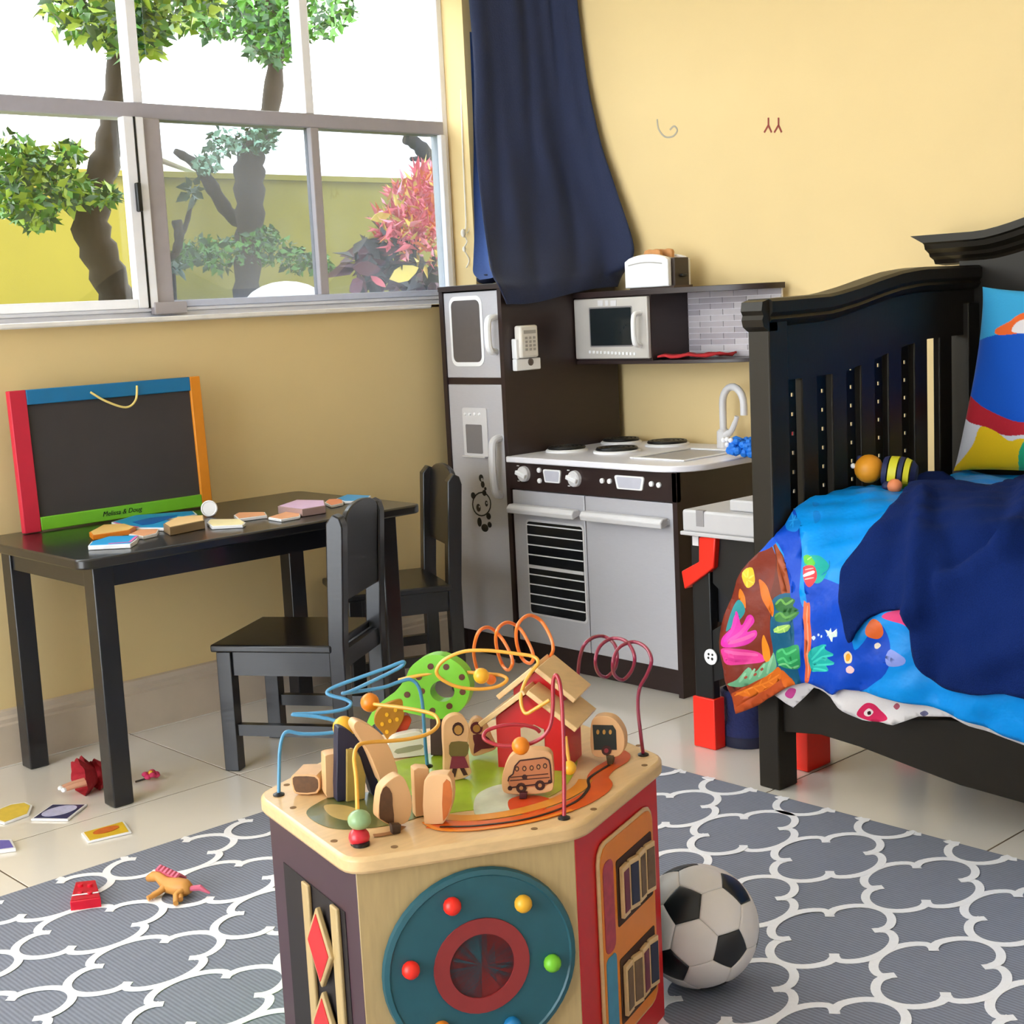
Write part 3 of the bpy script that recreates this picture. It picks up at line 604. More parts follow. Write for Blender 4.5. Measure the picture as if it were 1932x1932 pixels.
for r in range(rows):
    y = MY0 + (.05 if r % 2 else .0); y -= .0
    yy = MY0 - (.045 if r % 2 else .085); e0 = MY0
    while e0 > KR + .004:
        lo = max(yy, KR)
        part('tile', MB().box(KB - .0125, KB - .010, lo + .001, e0 - .001, MZ0 + r * zh + .001, MZ0 + (r + 1) * zh - .001), tmats[(r * 2 + int(yy * 40)) % 3], bs)
        e0 = lo; yy -= .085
# ------------------------------------------------------------------ things on and in the kitchen
yP = FY0 - .002
a, c_ = py(968, 615, yP), py(1003, 672, yP); b0, b1 = py(962, 640, yP), py(1013, 696, yP)
t = thing('toy_phone', 'white toy phone in a cradle fixed to the dark fridge side', 'phone', ((b0.x + b1.x) / 2, yP, b1.z))
part('cradle', MB().box(b0.x + .004, b1.x, yP - .018, yP, b1.z, b1.z + .034).box(b0.x + .004, b0.x + .018, yP - .020, yP, b1.z + .034, b0.z), M_white2, t, bevel=.003)
hs = part('handset', MB().box(a.x, c_.x + .002, yP - .030, yP - .001, b1.z + .036, a.z), mat('phone_ivory', '#e3ded6', .4), t, bevel=.006)
m_ = MB(); x0_, x1_ = a.x + .012, c_.x - .008
m_.box(x0_, x1_, yP - .0312, yP - .030, a.z - .024, a.z - .014)
for r in range(4):
    for q in range(3): xx = x0_ + (x1_ - x0_) * (q + .5) / 3; zz = a.z - .036 - r * .011; m_.box(xx - .0045, xx + .0045, yP - .0318, yP - .030, zz - .0035, zz + .0035)
part('keys', m_, mat('phone_key', '#a59f98', .5), hs)
pc = (py(993, 683, yP)); part('dial', MB().lathe((pc.x, yP - .018, pc.z), [(.0105, 0), (.0105, .002), (.007, .0025), (.007, .0015), (.003, .0015)], 16, (0, -1, 0)), mat('phone_dark', '#5d544f', .5), t)
# toaster and toast
ZT = MZ1 + .0165
ty0, ty1 = px(1262, 500, 3.135).y, px(1180, 500, 3.135).y
t = thing('toaster', 'white toy toaster with dark lever side standing on the microwave shelf', 'toaster', (3.18, (ty0 + ty1) / 2, ZT)); hT = .098
def tslab(x_, th, mt, nm, s=0.):
    arc = [(x_, ty0 + s, ZT + .004), (x_, ty1 - s, ZT + .004), (x_, ty1 - s, ZT + hT - .018 - s)] + [(x_, ty1 - s - (ty1 - ty0 - 2 * s) * q / 10, ZT + hT - .018 - s + .018 * math.sin(math.pi * q / 10) ** .6) for q in range(1, 10)] + [(x_, ty0 + s, ZT + hT - .018 - s)]
    return part(nm, MB().prism(arc, (th, 0, 0)), mt, t, bevel=.003)
fs_ = tslab(3.130, .016, M_white2, 'front_plate'); tslab(3.214, .016, M_white2, 'back_plate'); tslab(3.146, .068, mat('toaster_grey', '#b6b2ad', .4), 'body', .006)
part('side_lever_panel', MB().box(3.150, 3.212, ty0 - .008, ty0 + .006, ZT + .004, ZT + hT - .014), mat('lever_dark', '#40352f', .5), t, bevel=.002)
part('lever', MB().box(3.170, 3.192, ty0 - .020, ty0 - .008, ZT + .030, ZT + .038), M_black, t, bevel=.002)
part('base', MB().box(3.140, 3.222, ty0 - .012, ty1 - .01, ZT, ZT + .006), mat('toaster_base', '#5a4a40', .6), t)
vs, fs = stroke([Vector((3.130, ty1 - .016 - (ty1 - ty0 - .036) * q / 8, ZT + hT - .029 + .006 * math.sin(math.pi * q / 8))) for q in range(9)], (-1, 0, 0), .003)
part('groove', MB().add(vs, fs), mat('groove_grey', '#a9a5a0', .5), fs_)
M_bread = mat('bread', '#c98f58', .8, .2, 60, .2)
for x_, lb in ((3.158, 'slice of toast in the front slot of the toaster'), (3.188, 'slice of toast in the rear slot of the toaster')):
    yc = (ty0 + ty1) / 2 - (.0 if x_ < 3.17 else .018)
    P = [(x_, yc - .030, ZT + hT - .03), (x_, yc + .030, ZT + hT - .03), (x_, yc + .032, ZT + hT + .004), (x_, yc + .028, ZT + hT + .011), (x_, yc + .014, ZT + hT + .014), (x_, yc, ZT + hT + .012), (x_, yc - .014, ZT + hT + .014), (x_, yc - .028, ZT + hT + .011), (x_, yc - .032, ZT + hT + .004)]
    solo('toast_slice', MB().prism(P, (.012, 0, 0)), M_bread, lb, 'toast', (x_ + .006, yc, ZT + hT - .03), group='toast slices in the toaster', bevel=.002)
# red folded cloth on the lower shelf
pts = []
for i in range(9):
    y = MY0 - .010 - i * .022; pts.append([Vector((MX + .008 + .10 * (i / 8) ** 2 + j * (.13 - .09 * (i / 8)) / 4, y, MZ0 + .006 + .004 * math.sin(i * 1.9 + j * 1.3) + .002 * (j % 2))) for j in range(5)])
m_ = MB().grid(pts); o = solo('red_cloth', m_, mat('red_cloth', '#c22a30', .85, .15, 200, .1), 'crumpled red cloth lying on the shelf beside the microwave', 'cloth', (pts[4][2].x, pts[4][2].y, MZ0), sharp=180)
sm = o.modifiers.new('thick', 'SOLIDIFY'); sm.thickness = .006; sm.offset = -1
# blue scrub toy by the sink
bc = Vector((3.02, 2.425, .618)); bc = px(1408, 845, 3.02); bc.z = .6175 + .022
m_ = MB()
for q in range(70):
    a = random.random() * 6.283; r = .05 * math.sqrt(random.random()); m_.sphere(bc + Vector((r * .7 * math.cos(a), r * math.sin(a), random.uniform(-.012, .02) + .004)), random.uniform(.008, .013), 8)
t = thing('bath_puff', 'fluffy blue bath puff with white beads by the toy sink', 'puff', (bc.x, bc.y, .6172))
part('mesh_ball', m_, mat('puff_blue', '#1273d8', .6, .3, 60), t)
m_ = MB()
for u, v in ((1365, 830), (1372, 829), (1379, 831), (1372, 839)): m_.sphere(px(u, v, 3.0), .007, 10)
part('bead', m_, M_white2, t)
p = px(1486, 850, 3.235); t = thing('toy_carton', 'small pink and white toy carton at the counter end behind the crib slats', 'carton', (3.235, p.y, .6175))
part('box', MB().box(3.205, 3.265, p.y - .01, p.y + .036, .6175, .655), M_white2, t, bevel=.002); part('top', MB().prism([(3.205, p.y - .01, .655), (3.265, p.y - .01, .655), (3.235, p.y - .01, .69)], (0, .046, 0)), mat('carton_pink', '#e0305a', .5), t)
# ================================================================== toy workbench between kitchen and crib
B = thing('toy_workbench', 'black and grey toy workbench with red feet between kitchen and crib', 'toy workbench', (2.75, 2.0, 0))
bx0, bx1, by0, by1 = 2.492, 2.99, 1.872, 2.137
M_tray = mat('tray_grey', '#bdbbbd', .4, .03)
part('tray', MB().box(bx0, bx1, by0, by1, .515, .566), M_tray, B, bevel=.006)
part('tray_rim', MB().box(bx0 - .004, bx1, by0, by1 + .004, .507, .516), M_tray, B, bevel=.002)
part('tray_socket', MB().box(bx0 + .02, bx0 + .1, by1 - .03, by1 - .012, .48, .508), M_plast, B)
part('vice_jaw', MB().box(bx0 + .03, bx0 + .22, by0 + .05, by0 + .15, .566, .592), M_tray, B, bevel=.004)
part('vice_handle', MB().tube([(bx0 + .1, by0 + .03, .614), (bx0 + .1, by0 + .12, .614)], .008, 10).tube([(bx0 + .1, by0 + .08, .588), (bx0 + .1, by0 + .08, .614)], .006, 8), M_plast, B)
a = px(1321, 985, bx0); part('slot', MB().box(bx0 - .0012, bx0 + .01, a.y - .011, a.y + .011, .53, .567), mat('slot_grey', '#8f8b8d', .5), B)
for fx0, fx1, fy0, fy1 in ((2.508, 2.546, 2.072, 2.136), (2.512, 2.598, 1.816, 1.874)):
    lx0, lx1, ly0, ly1 = fx0 + .006, fx1 - .006, max(fy0 + .006, 1.836), fy1 - .004
    part('leg', MB().box(lx0, lx1, ly0, ly1, .10, .507), M_black, B, bevel=.003)
    part('foot', MB().box(fx0, fx1, fy0, fy1, .001, .122), M_redp, B, bevel=.002)
    ox = bx1 - .04 - fx0
    part('leg', MB().box(lx0 + ox, lx1 + ox, ly0, ly1, .10, .507), M_black, B, bevel=.003)
    part('foot', MB().box(fx0 + ox, fx1 + ox, fy0, fy1, .001, .122), M_redp, B, bevel=.002)
x = bx0 + .026
part('side_panel', MB().prism([px(u, v, x) for u, v in ((1336, 1195), (1393, 1160), (1393, 1270), (1336, 1290))], (.012, 0, 0)), M_black, B)
part('side_panel', MB().prism([px(u, v, x) for u, v in ((1345, 1012), (1440, 1012), (1440, 1200), (1345, 1100))], (.010, 0, 0)), M_black, B)
p = px(1342, 1239, x - .003); bd = part('badge', MB().disc(p, .0185, (-1, 0, 0), 0, 24, th=.003), M_white2, B)
m_ = MB(); q_ = p + Vector((-.0031, 0, 0))
for dy, dz, r in ((-.006, .006, .003), (.005, .006, .003), (-.005, -.004, .0035), (.006, -.003, .003)): m_.disc(q_ + Vector((0, dy, dz)), r, (-1, 0, 0), 0, 8, th=.0005)
part('badge_print', m_, M_black, bd)
part('holster', MB().prism([px(u, v, bx0 + .01) for u, v in ((1318, 1014), (1350, 1010), (1346, 1072), (1291, 1112), (1285, 1078), (1318, 1060))], (.028, 0, 0)), M_redp, B, bevel=.003)
# pegboard: strips round the holes
m_ = MB(); gx = [2.515 + .037 * i for i in range(14)]; gz = [.575 + .042 * i for i in range(9)]; h = .0042; y0, y1 = by0 - .006, by0 - .003
X0, X1 = 2.50, 3.02; Z0_, Z1_ = .56, .95
zc = Z0_
for z in gz:
    m_.box(X0, X1, y0, y1, zc, z - h); xc = X0
    for x_ in gx: m_.box(xc, x_ - h, y0, y1, z - h, z + h); xc = x_ + h
    m_.box(xc, X1, y0, y1, z - h, z + h); zc = z + h
m_.box(X0, X1, y0, y1, zc, Z1_)
part('pegboard', m_, M_black, B)
part('pegboard', MB().box(bx0 + .05, bx0 + .06, by0 + .06, by1 - .03, .30, .507), mat('dotted_black', '#1c1b20', .5, .9, 240), B)
# navy boot on the floor behind the crib post
p = pz(1403, 1402); c_ = Vector((p.x, p.y, 0))
t = thing('navy_boot', 'navy fabric slipper boot on the floor between workbench and crib', 'boot', c_)
ring = lambda cx, cy, z, rx, ry, n=20: [Vector((c_.x + cx + rx * math.cos(q * 2 * math.pi / n), c_.y + cy + ry * math.sin(q * 2 * math.pi / n), z)) for q in range(n + 1)]
M_boot = mat('boot_navy', '#141f52', .9, .2, 120, .3, sheen=.4)
part('shaft', MB().grid([ring(.0, .0, .02, .046, .053), ring(0, 0, .05, .048, .056), ring(.004, .002, .062, .040, .046), ring(.005, .004, .09, .044, .052), ring(.008, .006, .125, .047, .056), ring(.008, .006, .13, .040, .048), ring(.006, .004, .09, .034, .04)]), M_boot, t, sharp=70)
part('sole', MB().grid([ring(0, 0, .001, .044, .052), ring(0, 0, .001, .048, .056), ring(0, 0, .02, .051, .060), ring(0, 0, .026, .047, .054)]).add(ring(0, 0, .001, .041, .047)[:-1], [tuple(range(19, -1, -1))]), mat('boot_sole', '#0d1330', .8), t, sharp=70)
# ================================================================== crib
CX0, CX1, CY1, CY0 = 2.377, 3.21, 1.845, .47
C = thing('crib', 'dark espresso convertible crib with slatted end and crowned headboard', 'crib', (2.8, 1.16, 0))
top = [(2.36, 1.036), (2.44, 1.036), (2.60, 1.039), (2.70, 1.053), (2.783, 1.068), (2.868, 1.081), (2.956, 1.088), (3.22, 1.088)]
low = [(2.42, .866), (2.56, .866), (2.666, .870), (2.779, .889), (2.887, .909), (2.989, .922), (3.22, .925)]
def endpanel(ya, yb, inner):
    post = part('post', MB().box(CX0, CX0 + .064, ya, yb, .001, 1.0), M_crib, C, bevel=.003)
    # front cap moulding in profile
    cp = [(0, 1.034), (-.018, 1.030), (-.022, 1.012), (-.016, 1.003), (-.020, .994), (-.016, .980), (.0, .970)]
    part('post_cap', MB().prism([(CX0 + .03, ya, 1.034)] + [(CX0 + x_, ya, z) for x_, z in cp] + [(CX0 + .03, ya, .970)], (0, yb - ya, 0)), M_crib, post)
    part('post', MB().box(CX1 - .05, CX1, ya, yb, .001, 1.0), M_crib, C, bevel=.003)
    xs_ = [CX0 + .004 + (CX1 - CX0 - .004) * i / 24 for i in range(25)]
    ym_ = (ya + yb) / 2
    part('end_panel', MB().prism([(x_, ym_ - .012, interp(x_, top) - .02) for x_ in xs_] + [(x_, ym_ - .012, interp(x_, low)) for x_ in reversed(xs_)], (0, .024, 0)), M_crib, C)
    prof_ = [(-.034, .0), (-.034, -.022), (-.027, -.030), (-.031, -.036), (-.024, -.046), (-.012, -.052), (.012, -.052), (.024, -.046), (.031, -.036), (.027, -.030), (.034, -.022), (.034, 0), (.026, .006), (-.026, .006)]
    rows_ = [[Vector((x_, ym_ + a_, interp(x_, top) + z - .006)) for a_, z in prof_ + prof_[:1]] for x_ in xs_]
    part('top_rail', MB().grid(rows_).add(rows_[0][:-1], [tuple(range(len(prof_)))]), M_crib, C)
    part('bottom_rail', MB().box(CX0 + .06, CX1 - .05, ym_ - .012, ym_ + .012, .30, .37), M_crib, C, bevel=.002)
    for i in range(6):
        x_ = 2.51 + .1095 * i
        part('slat', MB().box(x_, x_ + .056, ym_ - .009, ym_ + .009, .37, interp(x_ + .028, low) + .01), M_crib, C, bevel=.003)
endpanel(1.792, CY1, -1)
endpanel(CY0, CY0 + .053, 1)
# headboard on the wall side: boards under an arched crown
yc = (CY0 + CY1) / 2; half = (CY1 - CY0) / 2
def arch(y): d = abs(y - yc) / half; return 1.166 + .135 * max(0., math.cos(min(1., d * 1.12) * math.pi / 2)) ** 1.5
ysn = [CY0 + (CY1 - CY0) * i / 40 for i in range(41)]
part('headboard', MB().prism([(CX1, y, arch(y) - .03) for y in ysn] + [(CX1, CY1, .3), (CX1, CY0, .3)], (.024, 0, 0)), M_crib, C)
cp = [(0, 0), (-.078, 0), (-.078, -.018), (-.070, -.022), (-.066, -.034), (-.048, -.044), (-.044, -.052), (-.026, -.060), (-.020, -.070), (0, -.074)]
yse = [CY0 - .10 + (CY1 - CY0 + .20) * i / 48 for i in range(49)]
rows_ = []
for y in yse:
    e = min(y - (CY0 - .10), CY1 + .10 - y)
    rows_.append([Vector((CX1 + .05 + a_ + (0 if a_ > -.01 else -.028), y, arch(y) + z)) for a_, z in cp])
# mitred ends: lower mouldings stop shorter
def mitre(r, s):
    return [Vector((p.x, p.y + s * (.10 * (-z / .074) ** .8), p.z)) for p, (a_, z) in zip(r, cp)]
rows_[0] = mitre(rows_[0], 1); rows_[-1] = mitre(rows_[-1], -1)
part('crown', MB().grid(rows_, flip=True).add(rows_[0], [tuple(range(len(cp)))]).add(rows_[-1], [tuple(range(len(cp) - 1, -1, -1))]), M_crib, C, sharp=25)
part('mattress_base', MB().box(CX0 + .07, CX1 - .05, CY0 + .06, 1.785, .30, .33), M_crib, C)
# scalloped front rail
tp = [(1.80, .205), (1.72, .185), (1.66, .165), (1.60, .145), (1.54, .14), (1.48, .152), (1.40, .165), (1.2, .17), (CY0 + .05, .18)]
bt = [(1.80, .125), (1.70, .138), (1.60, .130), (1.48, .112), (1.38, .098), (1.2, .09), (CY0 + .05, .10)]
rv = lambda q: sorted(q)
yy = [CY0 + .05 + (1.795 - CY0 - .05) * i / 40 for i in range(41)]
part('front_rail', MB().prism([(CX0 + .018, y, interp(y, rv(tp)) + .06) for y in yy] + [(CX0 + .018, y, interp(y, rv(bt))) for y in reversed(yy)], (.024, 0, 0)), M_crib, C, bevel=.002)
part('back_rail', MB().box(CX1 - .03, CX1, CY0 + .05, 1.79, .10, .20), M_crib, C)
# mattress: rests on the base, hidden under the bedding
solo('mattress', MB().box(CX0 + .075, CX1 - .06, CY0 + .07, 1.775, .332, .555), mat('ticking', '#e9e7e4', .9), 'pale mattress under the blue bedding of the crib', 'mattress', (2.78, 1.12, .332), bevel=.03, seg=4)
# ------------------------------------------------------------------ bedding
PR = [(2.345, .10), (2.330, .20), (2.318, .30), (2.322, .40), (2.345, .485), (2.395, .550), (2.475, .594), (2.60, .612), (2.78, .604), (2.95, .596), (3.14, .592)]
PRs = smooth([Vector((a, 0, b)) for a, b in PR], 8); acc = [0.]
for a, b in zip(PRs, PRs[1:]): acc.append(acc[-1] + (b - a).length)
LT = acc[-1]
def prof_at(s):
    for i in range(len(acc) - 1):
        if s <= acc[i + 1]: k_ = (s - acc[i]) / (acc[i + 1] - acc[i]); return PRs[i].lerp(PRs[i + 1], max(0, k_)), (PRs[i + 1] - PRs[i]).normalized()
    return PRs[-1], (PRs[-1] - PRs[-2]).normalized()
def bump_(s, y):
    """folds of the cloth, strongest towards the hem"""
    k_ = max(0., 1 - s / .75)
    return .010 * k_ * math.sin(y * 21 + s * 3) + .0025 * math.sin(y * 83 + s * 11) * math.sin(s * 37 + y * 9) + .002 * math.sin(s * 90 + y * 41) + .006 * k_ * math.sin(y * 47 + 1.3 + s * 5) + .004 * math.sin(y * 13 + s * 17) + .003 * math.sin(y * 31 - s * 29)
def bed(s, y, off=0.):
    p, t_ = prof_at(s); n_ = Vector((-t_.z, 0, t_.x)); b_ = bump_(s, y) + off
    return Vector((p.x + n_.x * b_, y, p.z + n_.z * b_))
def s_of_z(z):
    for i in range(len(PRs) - 1):
        if PRs[i].z <= z <= PRs[i + 1].z: return acc[i] + (acc[i + 1] - acc[i]) * (z - PRs[i].z) / (PRs[i + 1].z - PRs[i].z)
    return acc[30]
def hit(u, v, off=0.):
    """where the sight line through a picture point meets the bedding's upper face"""
    d = ray(u, v); best = None
    for i in range(len(PRs) - 1):
        a, b = PRs[i], PRs[i + 1]; den = d.x * (b.z - a.z) - d.z * (b.x - a.x)
        if abs(den) < 1e-9: continue
        k_ = (d.x * (CAM.z - a.z) + d.z * a.x) / den if False else None
        # solve CAM + t d in the XZ plane = a + k (b-a)
        det = d.x * -(b.z - a.z) + d.z * (b.x - a.x)
        rx, rz = a.x - CAM.x, a.z - CAM.z
        t_ = (rx * -(b.z - a.z) + rz * (b.x - a.x)) / det; k_ = (d.x * rz - d.z * rx) / det
        if -.001 <= k_ <= 1.001 and t_ > 0 and (best is None or t_ < best[0]): best = (t_, acc[i] + k_ * (acc[i + 1] - acc[i]))
    if best is None: return None
    y = CAM.y + d.y * best[0]
    return best[1], y
ZB = lambda x_, y_: (1360 + x_ / 3.378, 880 + y_ / 3.378)       # picture points read in an enlarged view
hem_px = [(1392, 1335), (1400, 1341), (1440, 1325), (1478, 1302), (1497, 1291), (1530, 1285), (1560, 1296), (1580, 1309), (1600, 1292), (1660, 1306), (1730, 1322), (1800, 1340), (1932, 1388), (2050, 1430), (2300, 1500)]
hem = sorted((px(u, v, 2.335).y, px(u, v, 2.335).z) for u, v in hem_px)
left = [(.10, 1.852), (.18, 1.855), (.26, 1.868), (.334, 1.884), (.40, 1.868), (.46, 1.845), (.50, 1.822), (.54, 1.795), (.56, 1.785), (.62, 1.783)]
def cloth(name, off, hemf, smax, label, cat, m, thick, prints, base, ymin=CY0 + .08, lf=left):
    """a draped cloth; the outlines of its print are edges of the mesh, so each motif has a clean rim"""
    def edge_y(s_):
        return interp(prof_at(s_)[0].z, lf) if s_ < acc[52] else 1.783
    s_lo = s_of_z(max(.101, interp(1.85, hemf)))
    out = []
    for i in range(91): y = ymin + (edge_y(s_lo) - ymin) * i / 90; out.append((s_of_z(max(.101, interp(y, hemf))), y))
    k0 = out[-1][0]
    for i in range(1, 61): s_ = k0 + (smax - k0) * i / 60; out.append((s_, edge_y(s_)))
    for i in range(1, 20): out.append((smax, edge_y(smax) + (ymin - edge_y(smax)) * i / 20))
    for i in range(1, 20): out.append((smax + (out[0][0] - smax) * i / 20, ymin))
    pts = [Vector(p) for p in out]; ring_ = list(range(len(pts))); edges = []
    lo, hi = min(a for a, _ in out), smax; i = lo
    while i < hi:
        j = ymin
        while j < 1.9:
            if inpoly(i, j, out): pts.append(Vector((i + random.uniform(-.0015, .0015), j + random.uniform(-.0015, .0015))))
            j += .011 if j > 1.1 else .03
        i += .011
    qs = []
    for P, h in prints:
        q_ = [hit(u, v) for u, v in P]
        if any(a is None for a in q_): continue
        qs.append((q_, lin(h))); n0 = len(pts); pts += [Vector(a) for a in q_]; edges += [(n0 + a, n0 + (a + 1) % len(q_)) for a in range(len(q_))]
    vc, ed, fc, *_ = delaunay_2d_cdt(pts, edges, [ring_], 0, 1e-5)
    tri = []
    for f in fc:
        c = sum((vc[a] for a in f), Vector((0, 0))) / len(f)
        if inpoly(c.x, c.y, out): tri.append((tuple(f), c))
    mb = MB().add([bed(p.x, p.y, off) for p in vc], [f for f, c in tri]); n_f = len(tri)
    o = solo(name, mb, m, label, cat, (2.5, 1.2, .25), sharp=180)
    sm = o.modifiers.new('thick', 'SOLIDIFY'); sm.thickness = thick; sm.offset = 0
    me = o.data; at = me.color_attributes.new('print', 'FLOAT_COLOR', 'CORNER')
    bx_ = [(min(a for a, _ in P), max(a for a, _ in P), min(b for _, b in P), max(b for _, b in P), P, h) for P, h in qs]
    assert len(me.polygons) == n_f, (len(me.polygons), n_f)
    for p_, (f, c) in zip(me.polygons, tri):
        u, v = c.x, c.y; col = lin(base)
        for a, b, d, e, P, h in bx_:
            if a <= u <= b and d <= v <= e and inpoly(u, v, P): col = h
        for li in p_.loop_indices: at.data[li].color = (*col, 1)
    return o
def c3(h): return lin(h)
def poly(pts, k=5): return [(p.x, p.y) for p in smooth([Vector((a, b, 0)) for a, b in pts], k, True)]
Zp = lambda pts, k=5: poly([ZB(a, b) for a, b in pts], k)
PRINT = [
 (Zp([(0, 560), (330, 490), (470, 880), (480, 1340), (380, 1360), (0, 1600)], 1), '#7c2e1e'),
 (Zp([(345, 500), (355, 640), (330, 860), (345, 1100), (400, 900), (465, 830), (430, 640)]), '#6a2f22'),
 (Zp([(355, 500), (400, 600), (450, 720), (470, 860), (420, 850), (370, 700)]), '#9c4a2a'),
 (Zp([(340, 860), (480, 820), (520, 1000), (520, 1360), (440, 1400), (360, 1300), (345, 1100)]), '#125a7c'),
 (Zp([(200, 560), (300, 420), (380, 430), (360, 500), (250, 560)]), '#0a52cc'),
 (Zp([(280, 490), (330, 440), (385, 445), (340, 465), (300, 485)], 3), '#8fe05a'),
 (Zp([(470, 300), (520, 500), (510, 860), (545, 870), (560, 700), (780, 760), (830, 800), (870, 1150), (1000, 1370), (740, 1460), (580, 1400), (520, 1390), (500, 1350), (470, 900), (400, 560), (350, 440)], 3), '#0648c4'),
 (Zp([(600, 1250), (760, 1200), (900, 1150), (1020, 1000), (1080, 1100), (1100, 1240), (1000, 1370), (760, 1400), (620, 1440)], 4), '#0648c4'),
 (Zp([(170, 690), (225, 660), (232, 740), (190, 775)], 4), '#f2c228'),
 (Zp([(255, 720), (310, 780), (350, 880), (345, 960), (300, 880), (265, 800)]), '#e0701c'),
 (Zp([(150, 780), (175, 830), (185, 900), (160, 880), (135, 830)]), '#e0781e'),
 (Zp([(100, 900), (140, 850), (180, 920), (100, 1010), (60, 1040)]), '#2d8d94'),
 (Zp([(40, 1090), (110, 1000), (115, 930), (130, 930), (150, 1010), (190, 950), (220, 945), (230, 990), (190, 1050), (240, 1040), (245, 1080), (180, 1130), (60, 1140)]), '#d92fa6'),
 (Zp([(50, 1150), (150, 1150), (250, 1180), (300, 1230), (230, 1250), (90, 1240), (60, 1200)]), '#e23b94'),
 (Zp([(285, 1080), (300, 1080), (325, 1160), (330, 1250), (290, 1220), (275, 1150)]), '#f08a1e'),
 (Zp([(90, 1360), (150, 1330), (200, 1270), (240, 1300), (290, 1250), (330, 1230), (350, 1180), (370, 1260), (340, 1300), (260, 1350), (170, 1380)], 3), '#6fae84'),
 (Zp([(95, 1430), (190, 1380), (360, 1300), (390, 1290), (470, 1390), (380, 1480), (150, 1570), (100, 1470)], 3), '#b34a1e'),
 (Zp([(130, 1420), (200, 1395), (340, 1300), (380, 1270), (400, 1330), (330, 1400), (210, 1450)], 3), '#e0701c'),
 (Zp([(400, 1290), (440, 1340), (470, 1390), (420, 1410), (390, 1350)], 3), '#d8661a'),
 (Zp([(380, 860), (430, 835), (480, 850), (470, 890), (500, 920), (440, 930), (380, 920), (360, 880)]), '#2f6a34'),
 (Zp([(365, 940), (440, 930), (505, 930), (460, 985), (380, 985)]), '#3a7a3c'),
 (Zp([(370, 1170), (440, 1150), (510, 1140), (510, 1270), (440, 1280), (380, 1250)]), '#2f9c5c'),
 (Zp([(365, 1040), (400, 1015), (460, 1005), (450, 1040), (400, 1055)], 3), '#9fd06a'),
 (Zp([(525, 880), (545, 870), (570, 900), (575, 1200), (560, 1370), (530, 1370), (540, 1200)], 3), '#e8683c'),
 (Zp([(545, 585), (600, 575), (650, 585), (690, 640), (660, 730), (600, 740), (540, 640)]), '#17a9a0'),
 (Zp([(540, 580), (575, 575), (610, 620), (590, 640), (545, 620)]), '#5fc23a'),
 (Zp([(530, 640), (600, 640), (622, 715), (570, 770), (530, 700)]), '#e23a44'),
 (Zp([(535, 690), (600, 670), (605, 690), (540, 710)], 2), '#f0d8d4'),
 (Zp([(565, 1180), (640, 1140), (690, 1135), (680, 1160), (735, 1190), (690, 1215), (740, 1250), (680, 1260), (700, 1300), (620, 1310), (570, 1300)]), '#1fb0a8'),
 (Zp([(800, 1190), (830, 1170), (855, 1200), (850, 1245), (815, 1250), (800, 1220)]), '#f4d8b0'), (Zp([(812, 1200), (830, 1185), (845, 1205), (835, 1235), (815, 1235)]), '#e6a030'),
 (Zp([(820, 1280), (845, 1265), (870, 1285), (855, 1308), (825, 1305)]), '#f4c9cc'), (Zp([(990, 1130), (1010, 1120), (1028, 1140), (1010, 1160), (992, 1155)]), '#e8dcc8'),
 (Zp([(950, 1030), (985, 975), (1035, 1000), (1045, 1060), (1010, 1095), (955, 1075)]), '#e0662a'),
 (Zp([(1040, 960), (1100, 925), (1240, 925), (1250, 1080), (1180, 1010), (1100, 985)], 4), '#e0357a'),
 (Zp([(1070, 1220), (1100, 1165), (1180, 1215), (1170, 1260), (1090, 1265)], 3), '#8a9ae6'),
 (Zp([(665, 1040), (700, 1050), (715, 1030), (730, 1060), (765, 1035), (770, 1080), (740, 1085), (735, 1115), (710, 1090)], 2), '#cfe6d8'),
 (Zp([(575, 1090), (590, 1080), (600, 1095), (588, 1110)]), '#cfe2f4'), (Zp([(612, 1070), (622, 1066), (628, 1078), (616, 1084)]), '#cfe2f4'), (Zp([(636, 1080), (646, 1078), (648, 1090), (638, 1094)]), '#cfe2f4'),
 (Zp([(420, 330), (480, 340), (520, 380), (490, 430), (430, 420)]), '#0f7fd8'), (Zp([(590, 260), (630, 262), (620, 290), (596, 285)]), '#0f7fd8'), (Zp([(600, 320), (635, 318), (640, 350), (615, 385), (600, 360)]), '#0f7fd8'),
]
def SK(pts, w, h):
    P = smooth([Vector((a, b, 0)) for a, b in pts], 3); A, Bq = [], []
    for i, p in enumerate(P):
        d = (P[min(i + 1, len(P) - 1)] - P[max(i - 1, 0)]).normalized(); n_ = Vector((-d.y, d.x, 0)); k_ = w / 2 * (1 if 0 < i < len(P) - 1 else .55); A.append(p + n_ * k_); Bq.append(p - n_ * k_)
    return ([ZB(p.x, p.y) for p in A + Bq[::-1]], h)
